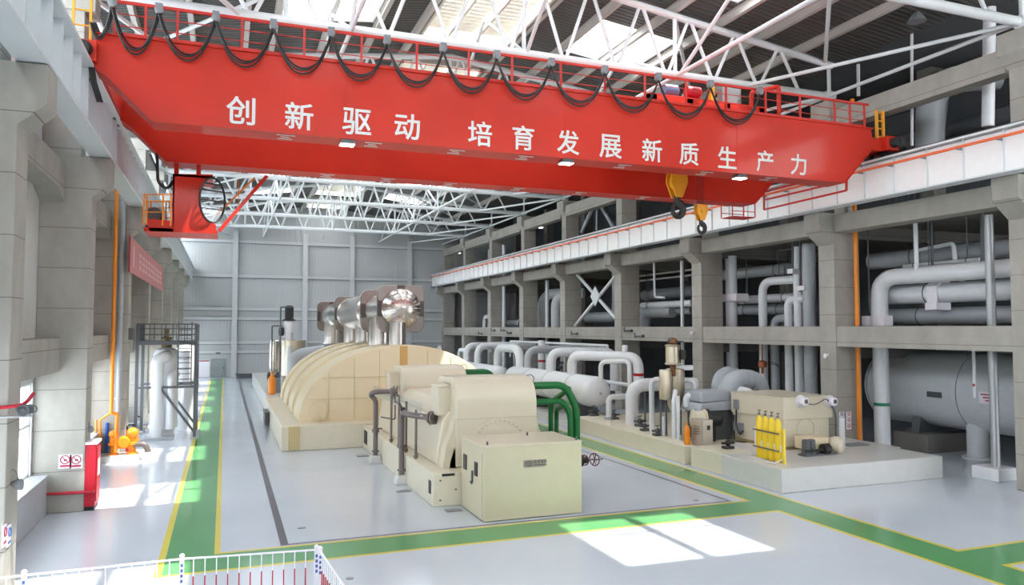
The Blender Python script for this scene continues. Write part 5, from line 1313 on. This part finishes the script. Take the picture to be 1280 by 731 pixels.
# upper storey
pipe('large grey duct rising behind the upper beam of the first bay', [xp(1162, 184, 31), (31, PX(1163, 60, 31).y, 17.2), (33.5, PX(1163, 60, 31).y-1.5, 17.2)], .62, PIPEG, bend=1.6)
pipe('second large grey duct elbow low behind the crane girder top', [(32.8, PX(1172, 60, 32.8).y, 17.3), xp(1166, 170, 32.8), xp(1140, 180, 32.8)], .5, MGREY, bend=1.2)
pipe('white downpipe behind the upper beam near the top right corner', [xp(1237, 10, 27.2), xp(1235, 158, 27.2)], .22, PIPEW)
pipe('slim white upright behind the upper beam of the first bay', [xp(1139, 10, 27), xp(1140, 182, 27)], .06, PIPEW)
pipe('thin white upright near the orange riser at the upper storey', [xp(1072, 50, 28), xp(1073, 120, 28)], .08, PIPEW)
for (px, py, n) in ((574, 316, 'seventh'), (600, 306, 'sixth'), (634, 287, 'fifth'), (676, 284, 'fourth')):
    c = PX(px, py, 27.2); m = M(); m.lathe([(.1, .3), (.22, .1), (.25, 0), (.2, -.02)], c, (0, 0, 1), 14); m.tube([c+Vector((0, 0, .2)), (c.x, c.y, 18.08)], .02, 6)
    o = m.build('upper_lamp', DGREY); tag(o, 'lit lamp in the dark upper storey on the right, seen in the %s opening' % n, 'lamp')
    M().lathe([(.2, 0), (.2, .03)], c-Vector((0, 0, .06)), (0, 0, 1), 12).build('lamp_glass', LAMP, o)
m = M()
y0 = PX(1170, 175, 30).y; y1 = PX(1130, 175, 30).y
for z in (10.6, 11.1, 11.6): m.bar((29, y0, z), (29, y1, z), .05)
for q_ in range(6): m.bar((29, y0+(y1-y0)*q_/5, 10.4), (29, y0+(y1-y0)*q_/5, 11.6), .05)
o = m.build('guard_rail', DGREY, smooth=False); tag(o, 'dark guard rail on the upper storey behind the right crane girder', 'railing')
for (p, lb_) in ((((729, 341), (742, 420)), None),): pass
# truss braces standing in the upper opening of the third/fourth bay
t = thing('knee_brace', 'white V shaped steel braces in the upper opening above the crane girder', 'bracing', (26.4, 48, 12))
for p, q_ in (((742, 257), (727, 290)), ((751, 257), (769, 288)), ((746, 257), (746, 288))):
    m = M(); m.tube([xp(*p, 26.4), xp(*q_, 26.4)], .14 if p[0] != 746 else .08, 10); m.build('brace_tube', PIPEG, t)
# dark brackets on the floor beam face
for i, (px, py) in enumerate(((601, 417), (617, 413), (629, 413), (637, 416), (719, 417), (786, 413), (800, 420))):
    c = PX(px, py, 25.3); m = M(); m.tube([(25.22, c.y-.5, c.z), (25.22, c.y+.5, c.z)], .05, 8); m.tube([(25.22, c.y+.5, c.z-.12), (25.22, c.y+.5, c.z+.2)], .05, 8); m.lathe([(.1, -.04), (.1, .04)], (25.22, c.y-.5, c.z), (0, 1, 0), 10); m.box(25.2, 25.37, c.y-.04, c.y+.04, c.z-.03, c.z+.03)
    o = m.build('hose_bracket', DGREY); tag(o, 'dark pipe bracket on the right floor beam, %s counted from the camera' % ORD[6-i].replace('nearest', 'first'), 'bracket')
for i, (px, py, nm) in enumerate(((867, 417, 'third'), (650, 414, 'sixth'), (1034, 446, 'second'))):
    c = PX(px, py, 25.25); m = M(); m.box(25.1, 25.37, c.y-.05, c.y+.05, c.z+.05, c.z+.15); m.ball((25.14, c.y, c.z), .075); m.lathe([(.085, 0), (.085, .08)], (25.14, c.y, c.z+.02), (0, 0, 1), 12)
    o = m.build('security_camera', SIGNW); tag(o, 'small white dome camera by the %s right column' % nm, 'camera')
# safety signs on the second column
c = PY(1056, 524, 26.08)
for i in range(6):
    px = 1052+9*(i % 2); py = 518+7.5*(i//2); q_ = PY(px, py, 26.07)
    m = M(); m.box(q_.x-.13, q_.x+.13, 26.06, 26.09, q_.z-.12, q_.z+.12); o = m.build('safety_sign', SIGNW, smooth=False)
    tag(o, 'small safety sign on the second right column, %s row, %s' % (('top', 'middle', 'bottom')[i//2], ('left', 'right')[i % 2]), 'sign', 'safety signs on the second column')
    m = M(); m.torus((q_.x, 26.055, q_.z+.02), .075, .014, (0, 1, 0), 16, 5); m.bar((q_.x-.05, 26.055, q_.z+.07), (q_.x+.05, 26.055, q_.z-.03), .02); m.build('sign_symbol', SIGNR if i % 2 else mat('sign_blue', rgb(70, 70, 120), .5), o)
m = M(); c = PX(1146, 27, 25.6); m.lathe([(.06, .45), (.1, .4), (.34, .05), (.36, 0)], c, (0, 0, 1), 20); m.cyl(c+Vector((0, 0, .4)), c+Vector((0, 0, .9)), .04, n=8)
o = m.build('high_bay_lamp', MGREY); tag(o, 'round grey high bay lamp hanging from the roof truss at top right', 'lamp')
M().lathe([(.3, .02), (.3, .05)], c, (0, 0, 1), 18).build('lamp_glass', SIGNW, o)

for z_, x_, r_, lb_ in ((14.0, 33.5, .3, 'grey pipe running along the dark upper storey, lower of two'), (15.6, 34.5, .4, 'grey pipe running along the dark upper storey, higher of two')):
    pipe(lb_, [(x_, 19, z_), (x_, 40, z_)], r_, MGREY, hang=18.1)

# ================================================================== LEFT SIDE
# riser pipes in front of the left columns
X = -4.0
a = PX(139, 420, X)
fm = thing('foam_monitor', 'orange fire pump set with a tall orange riser beside the left column', 'fire pump', (-3.9, 34.5, 0))
c = PZ(150, 575); yb0 = c.y
m = M(); m.box(c.x-.75, c.x+.75, yb0-.5, yb0+.6, 0, .24); m.build('base_block', PLINTHW, fm, smooth=False, bevel=.02)
xr = PY(139, 500, yb0).x
e = PY(147, 535, yb0)
m = M(); m.tube([(xr+.05, yb0-.3, 12.2), (xr+.05, yb0-.3, PY(139, 516, yb0).z), (e.x, yb0-.2, PY(139, 516, yb0).z), (e.x-.05, yb0-.2, .35)], .072, 12, bend=.15); m.build('riser', ORANGE, fm)
m = M(); 
for dx, s in ((-.25, 1.0), (.45, 1.15)):
    m.lathe([(.2*s, 0), (.2*s, .06), (.12*s, .08), (.12*s, .35), (.22*s, .4), (.22*s, .48), (.14*s, .5), (.14*s, .75), (.2*s, .78), (.2*s, .9), (.1*s, 1.0)], (c.x+dx, yb0, .24), (0, 0, 1), 16)
m.build('valve_column', ORANGE, fm)
m = M(); m.tube([(c.x-.3, yb0, .6), (c.x+.5, yb0, .6), (c.x+.6, yb0+.1, .9)], .13, 10, bend=.1); m.ball((c.x+.45, yb0, 1.1), .24); m.lathe([(.2, -.2), (.26, -.1), (.26, .1), (.2, .2)], (c.x+.15, yb0-.1, .75), (0, 1, 0), 14); m.build('pump_body', ORANGE, fm)
m = M(); m.tube([(c.x+.5, yb0-.1, .62), (c.x+.95, yb0-.1, .66), (c.x+1.1, yb0-.1, .2)], .12, 12, bend=.25); m.build('grey_hose', BROWN, fm)
m = M(); m.box(c.x+.85, c.x+1.3, yb0-.3, yb0+.2, 0, .3); m.build('hose_block', PLINTHW, fm, smooth=False, bevel=.02)
m = M(); q1 = PY(131, 518, yb0); m.tube([(xr+.05, yb0-.3, PY(139, 516, yb0).z+.05), (q1.x-.15, yb0-.1, PY(131, 524, yb0).z), (q1.x-.15, yb0-.1, .9)], .045, 8, bend=.1); m.tube([(q1.x-.3, yb0-.05, PY(131, 524, yb0).z), (q1.x-.3, yb0-.05, .8)], .045, 8); m.build('side_pipe', ORANGE, fm)
q1 = PY(133, 550, yb0+.5); m = M(); m.tube([(q1.x, yb0+.6, .1), (q1.x, yb0+.6, 1.5)], .07, 10)
o = m.build('blue_pipe', BLUE); tag(o, 'short blue upright pipe behind the orange fire pump', 'pipe')
q1 = PY(159, 544, yb0+1.2); m = M(); m.lathe([(.1, 0), (.12, .03), (.12, .9), (.06, 1.05), (.06, 1.15)], (q1.x, yb0+.9, .0), (0, 0, 1), 14); 
o = m.build('fire_extinguisher', FIRERED); tag(o, 'red fire extinguisher behind the orange fire pump', 'fire extinguisher')
M().lathe([(.07, 1.15), (.05, 1.3)], (q1.x, yb0+.9, 0), (0, 0, 1), 10).build('extinguisher_head', BLACK, o)
a = PY(150, 420, 35.9); m = M(); m.tube([(a.x, 35.9, 0), (a.x, 35.9, 12.2)], .10, 12)
for z in (2.5, 6.2): m.lathe([(.15, 0), (.15, .06)], (a.x, 35.9, z), (0, 0, 1), 12)
o = m.build('downpipe', PIPEG); tag(o, 'grey metal downpipe right beside the orange riser on the left', 'pipe')
# signs and hydrant cabinet on the second left column
yf = 26.0
for i, px in enumerate((81.5, 95.5)):
    q_ = PY(px, 575, yf); m = M(); m.box(q_.x-.17, q_.x+.17, yf-.03, yf-.005, q_.z-.24, q_.z+.17)
    o = m.build('warning_sign', SIGNW, smooth=False); tag(o, 'white prohibition sign with a red circle on the second left column, %s of two' % ('left' if i == 0 else 'right'), 'sign', 'prohibition signs on the second left column')
    m = M(); m.torus((q_.x, yf-.035, q_.z+.02), .12, .016, (0, 1, 0), 20, 5); m.bar((q_.x-.085, yf-.035, q_.z+.105), (q_.x+.085, yf-.035, q_.z-.065), .02); m.build('prohibition_ring', SIGNR, o)
    m = M(); m.box(q_.x-.13, q_.x+.13, yf-.036, yf-.028, q_.z-.2, q_.z-.135); m.build('caption_bar', SIGNR, o, smooth=False)
    m = M(); m.box(q_.x-.03, q_.x+.05, yf-.036, yf-.028, q_.z-.02, q_.z+.03); m.build('symbol', BLACK, o, smooth=False)
t = thing('hydrant_cabinet', 'tall red hydrant cabinet on the hall side of the second left column', 'cabinet', (-3.7, 26.4, 0))
m = M(); m.box(-3.865, -3.58, 26.02, 26.85, .12, 1.98); b = m.build('cabinet_body', FIRERED, t, smooth=False, bevel=.01)
m = M(); m.box(-3.58, -3.55, 26.1, 26.77, .25, 1.88); m.build('cabinet_door', FIRERED, t, smooth=False, bevel=.01)
m = M(); m.box(-3.868, -3.54, 26.0, 26.87, 1.98, 2.05); m.build('cabinet_cap', SIGNW, t, smooth=False)
m = M(); m.box(-3.86, -3.6, 26.05, 26.83, 0, .12); m.build('cabinet_foot', BLACK, t, smooth=False)
m = M(); m.box(-3.552, -3.542, 26.25, 26.6, 1.0, 1.5); m.build('door_panel', SIGNW, t, smooth=False)
A = PY(57, 617, yf-.1); B = PY(107, 615, yf-.1)
m = M(); m.tube([(-5.18, yf-.12, A.z), (-3.63, yf-.12, B.z), (-3.63, yf+.06, B.z)], .045, 8, bend=.08)
o = m.build('red_pipe', FIRERED); tag(o, 'thin red fire pipe along the foot of the second left column', 'pipe')
# low radiator casing under the left window
for (y0, y1, lb_) in ((18.1, 25.9, 'low pale metal casing beneath the nearest left window'), (27.0, 36.0, 'low pale metal casing beneath the second left window')):
    m = M(); m.box(XL+.01, -4.82, y0, y1, 0, 1.12); m.box(XL+.01, -4.78, y0, y1, 1.12, 1.17)
    o = m.build('sill_casing', PIPEG, smooth=False, bevel=.02); tag(o, lb_, 'casing')
# red pipe, valve and floodlights on the nearest left column
t = thing('hose_valve', 'red fire pipe with a grey valve on the nearest left column', 'valve', (-3.9, 17.1, 4.0))
A = PY(-20, 512, 17.0); B = PY(30, 506, 17.0); C = PY(42, 492, 17.4)
m = M(); m.tube([A, B, C], .035, 10, bend=.15); m.build('red_pipe', FIRERED, t)
A = PY(-20, 522, 17.03); B = PY(40, 520, 17.03); m = M(); m.tube([A, B], .025, 8); m.build('grey_pipe', CHROME, t)
c = PY(31, 512, 17.03); m = M(); m.lathe([(.05, -.15), (.1, -.1), (.1, .1), (.05, .15)], c, (1, 0, 0), 12); m.torus(c+Vector((0, -.12, 0)), .1, .015, (0, 1, 0), 16, 5); m.torus(c+Vector((.14, -.08, .02)), .08, .015, (0, 1, .4), 16, 5); m.cyl(c, c+Vector((0, -.12, 0)), .03, n=8); m.build('valve_body', DGREY, t)
def flood(px, py, y, lb_, s=1.0):
    c = PY(px, py, y); m = M()
    m.lathe([(.04, .07), (.07, .04), (.12, -.06), (.13, -.08)], c, (.55, -.25, .8), 16)
    m.tube([c+Vector((-.02, 0, .06)), c+Vector((-.06, .03, .25)), c+Vector((-.25, .05, .25))], .015, 6, bend=.1)
    o = m.build('floodlight', MGREY); tag(o, lb_, 'lamp'); d = Vector((.55, -.25, .8)).normalized()
    M().lathe([(.115, -.085), (.115, -.075)], c, d, 16).build('lamp_glass', SIGNW, o)
flood(24, 603, 17.5, 'small floodlight on a bracket low on the nearest left column')
flood(113, 535, 26.5, 'small floodlight on a bracket above the red hydrant cabinet')
flood(156, 502, 36.4, 'small floodlight on the third left column above the fire pump')
for i, px in enumerate((5.5, 11.0)):
    c = PX(px, 668, -3.85); m = M(); m.box(-3.868, -3.84, c.y-.12, c.y+.12, c.z-.22, c.z+.18)
    o = m.build('warning_sign', SIGNW, smooth=False); tag(o, 'white warning sign low on the nearest left column face, %s' % ('nearer one' if i == 0 else 'farther one'), 'sign', 'warning signs on the nearest left column')
    m = M(); m.torus((-3.835, c.y, c.z+.05), .08, .014, (1, 0, 0), 16, 5); m.box(-3.84, -3.833, c.y-.09, c.y+.09, c.z-.17, c.z-.12); m.build('sign_symbol', SIGNR if i == 0 else BLUE, o)
# pink banner over columns
t = thing('banner', 'long faded pink banner with white lettering hung on the left columns', 'banner', (-3.8, 44, 8.6))
m = M(); m.box(-3.85, -3.8, 35.6, 53.6, 7.9, 9.4); m.build('cloth', BANNER, t, smooth=False)
for y in (35.52, 53.6):
    m = M(); m.box(-3.86, -3.79, y, y+.1, 7.88, 9.42); m.build('end_batten', mat('batten_red', rgb(150, 60, 66), .5), t, smooth=False)
rb_ = random.Random(11)
mt_ = mat('banner_letter', rgb(226, 184, 186), .6)
for k in range(9):
    y = 39.2+k*1.5; m = M()
    for _ in range(3):
        z = 8.28+_*.3; m.box(-3.798, -3.79, y, y+1.05, z, z+.09)
    for _ in range(2):
        yy_ = y+.15+.55*_+rb_.random()*.1; m.box(-3.798, -3.79, yy_, yy_+.1, 8.2, 9.05)
    m.build('banner_lettering', mt_, t, smooth=False)
m = M(); m.box(-3.798, -3.79, 36.8, 37.1, 8.2, 9.1); m.build('banner_lettering', mt_, t, smooth=False)

# white pressure vessels with a steel platform, left of the walkway
yv = 42.3
def v(px, py, y=yv): return PY(px, py, y)
t = thing('pressure_vessel', 'tall white pressure vessel inside the grey steel platform on the left', 'vessel', (v(200, 540).x, yv, 0))
c0 = v(206, 540); r = (v(222, 500).x-v(190, 500).x)/2
zt = v(206, 434).z
m = M(); m.lathe([(r*.7, .05), (r*.7, .35), (r*.98, .5), (r, .7), (r, zt-.35), (r*.85, zt-.12), (r*.4, zt), (.1, zt+.03)], (c0.x, yv, 0), (0, 0, 1), 28); m.build('shell', PIPEW, t)
c1 = v(196, 500, yv-1.0); zz_ = v(202, 447, yv-1.0).z
m = M(); m.tube([(c1.x, yv-1.05, .1), (c1.x, yv-1.05, zz_-.1), (c1.x+.35, yv-.9, zz_+.05), (c1.x+.4, yv-.2, zz_+.05)], .3, 16, bend=.5); m.build('riser_pipe', PIPEW, t)
m = M(); m.tube([(c1.x+.62, yv-1.0, .5), (c1.x+.62, yv-1.0, v(207, 470, yv-1).z), (c1.x+.8, yv-.4, v(207, 468, yv-1).z)], .22, 14, bend=.35); m.build('riser_pipe', PIPEW, t)
m = M(); m.lathe([(.25, 0), (.25, .12), (.15, .14), (.15, .4), (.28, .42), (.28, .5), (.12, .55), (.12, .95)], (c0.x, yv, zt), (0, 0, 1), 16); m.build('safety_valve', mat('valve_brass', rgb(112, 96, 66), .5, metal=.3), t)
m = M(); m.box(c1.x-.5, c1.x+.8, yv-1.5, yv-.5, 0, .14); m.build('foot_plate', PIPEG, t, smooth=False)
t = thing('pressure_vessel', 'second white vessel standing behind the ladder of the steel platform', 'vessel', (c0.x+.9, yv+2.5, 0))
m = M(); c2 = v(231, 500, yv+2.5); r2 = .55; zt2 = v(231, 432, yv+2.5).z
m.lathe([(r2*.8, 0), (r2, .4), (r2, zt2-.3), (r2*.7, zt2), (.1, zt2+.06)], (c2.x, yv+2.5, 0), (0, 0, 1), 24); m.build('shell', PIPEW, t)
pf = thing('steel_platform', 'grey steel access platform with railings and ladder around the white vessel', 'platform', (v(210, 540).x, yv, 0))
xa, xb = v(175, 430).x, v(246, 430).x; zp = v(200, 426).z; zrail = v(200, 405).z
ya_, yb2 = yv-1.2, yv+1.6
for (x, y) in ((xa, ya_), (xb, ya_), (xa, yb2), (xb, yb2)):
    m = M(); m.bar((x, y, 0 if x == xa else 1.0), (x, y, zrail), .14, .14); m.build('post', DGREY, pf, smooth=False)
m = M()
for (p, q_) in (((xa, ya_), (xb, ya_)), ((xa, yb2), (xb, yb2)), ((xa, ya_), (xa, yb2)), ((xb, ya_), (xb, yb2))): m.bar((*p, zp-.08), (*q_, zp-.08), .1, .2)
m.box(xa, c0.x-r-.1, ya_, yb2, zp, zp+.03); m.box(c0.x+r*.2, xb, ya_, yb2, zp, zp+.03)
m.build('deck', DGREY, pf, smooth=False)
for (p, q_) in (((xa, ya_), (xb, ya_)), ((xa, yb2), (xb, yb2)), ((xa, ya_), (xa, yb2)), ((xb, ya_), (xb, yb2))):
    m = M()
    for z in (zrail, zp+.62, zp+.32): m.bar((*p, z), (*q_, z), .05)
    for k in range(6): m.bar((p[0]+(q_[0]-p[0])*k/5, p[1]+(q_[1]-p[1])*k/5, zp), (p[0]+(q_[0]-p[0])*k/5, p[1]+(q_[1]-p[1])*k/5, zrail), .045)
    m.build('railing', DGREY, pf, smooth=False)
# caged ladder
m = M(); lx0, lx1 = v(225, 430).x, v(241, 430).x; yl = ya_-.25
for x in (lx0, lx1): m.bar((x, yl, 2.6), (x, yl, zrail+.1), .06)
nr_ = int((zrail-2.6)/.27)
for k in range(nr_): m.tube([(lx0, yl, 2.7+k*.27), (lx1, yl, 2.7+k*.27)], .022, 6)
for k in range(int((zrail-3)/.5)+1):
    z = 3.0+k*.5; pts = [((lx0+lx1)/2+(lx1-lx0)*.55*math.cos(R(180*q_/8)), yl-.75*math.sin(R(180*q_/8)), z) for q_ in range(9)]; m.tube(pts, .02, 5)
m.build('caged_ladder', DGREY, pf)
m = M(); zb_ = v(200, 482).z
for x, y in ((xb, ya_), (xb, yb2)):
    m.bar((x-1.6, y, zb_), (x, y, .3), .11); m.bar((x-1.6, y, zb_), (x, y, zb_), .11); m.bar((x, y, 0), (x, y, 1.1), .13)
m.bar((xb-1.6, ya_, zb_), (xb-1.6, yb2, zb_), .1); m.build('knee_brace', DGREY, pf, smooth=False)
m = M(); m.bar((xa, ya_, zb_), (c0.x-r, ya_, zb_), .1); m.bar((xa, yb2, zb_), (c0.x-r, yb2, zb_), .1); m.build('side_beam', DGREY, pf, smooth=False)
m = M(); m.box(xb-.2, xb+.2, ya_-.2, yb2+.2, 0, .08)
m.build('foot_plate', PIPEG, pf, smooth=False)
q_ = v(185, 510, 40); m = M(); m.lathe([(.1, .0), (.13, .05), (.13, 1.6), (.07, 1.8), (.04, 1.95)], (q_.x-.05, 43.9, .0), (0, 0, 1), 14)
o = m.build('red_cylinder', mat('dark_red', rgb(150, 24, 40), .4)); tag(o, 'tall dark red cylinder left of the white pressure vessel', 'gas cylinder')
for k_, (px, py, y) in enumerate(((172, 524, 38.5), (163, 536, 37.0))):
    q_ = PZ(px, py+16); valve_set('%s grey valve group on the floor between fire pump and white vessel' % ('farther' if k_ == 0 else 'nearer'), q_.x, q_.y, 0, 1.3, PIPEG)
q_ = PY(492/1, 500, 34)
m = M(); m.box(-3.865, -3.7, 36.3, 36.7, 5.0, 5.5)
o = m.build('junction_box', DGREY, smooth=False, bevel=.01); tag(o, 'small dark junction box on the third left column at tie beam height', 'junction box')

# steel barrier in the foreground
br = thing('barrier', 'white steel crowd barrier with red lower bars across the bottom left', 'barrier', (-.7, 15.9, 0))
ps = [(-3.29, 15.98), (-.69, 16.02), (1.80, 15.72)]
RZ = 1.06
for (x, y) in ps+[(1.86, 15.6)]:
    m = M(); m.box(x-.038, x+.038, y-.038, y+.038, 0, 1.1); m.lathe([(.04, 0), (.05, .025), (.035, .05), (.01, .065)], (x, y, 1.1), (0, 0, 1), 12); pst = m.build('post', SIGNW, br)
    m = M()
    for k in range(4): m.box(x-.022, x+.022, y-.044, y-.038, .62+.1*k, .68+.1*k)
    m.build('post_mark', mat('mark_blue', rgb(70, 96, 160), .5), pst, smooth=False)
seg = [(ps[0], ps[1], 12, False), (ps[1], ps[2], 12, True), ((1.86, 15.6), (2.05, 12.6), 16, True), ((-6.0, 15.95), ps[0], 10, False)]
for (a, b, n, red) in seg:
    m = M(); m.tube([(a[0], a[1], RZ), (b[0], b[1], RZ)], .02, 8); m.tube([(a[0], a[1], .12), (b[0], b[1], .12)], .024, 8); m.build('rail', SIGNW, br)
    for k in range(1, n):
        x = a[0]+(b[0]-a[0])*k/n; y = a[1]+(b[1]-a[1])*k/n
        m = M(); m.tube([(x, y, .72 if red else .12), (x, y, RZ)], .012, 6); bo = m.build('bar', SIGNW, br)
        if red:
            m = M(); m.tube([(x, y, .12), (x, y, .72)], .0135, 6); m.build('bar_sleeve', FIRERED, bo)['label'] = 'red lower half'
for i, (px, py) in enumerate(((437, 723), (870, 625))):
    c = PZ(px, py); m = M(); m.lathe([(.09, .001), (.09, .012), (.05, .014)], c, (0, 0, 1), 16)
    o = m.build('floor_disc', MGREY); tag(o, ('small round floor cap by the barrier corner', 'small round floor cap inside the right gutter line')[i], 'floor plate')
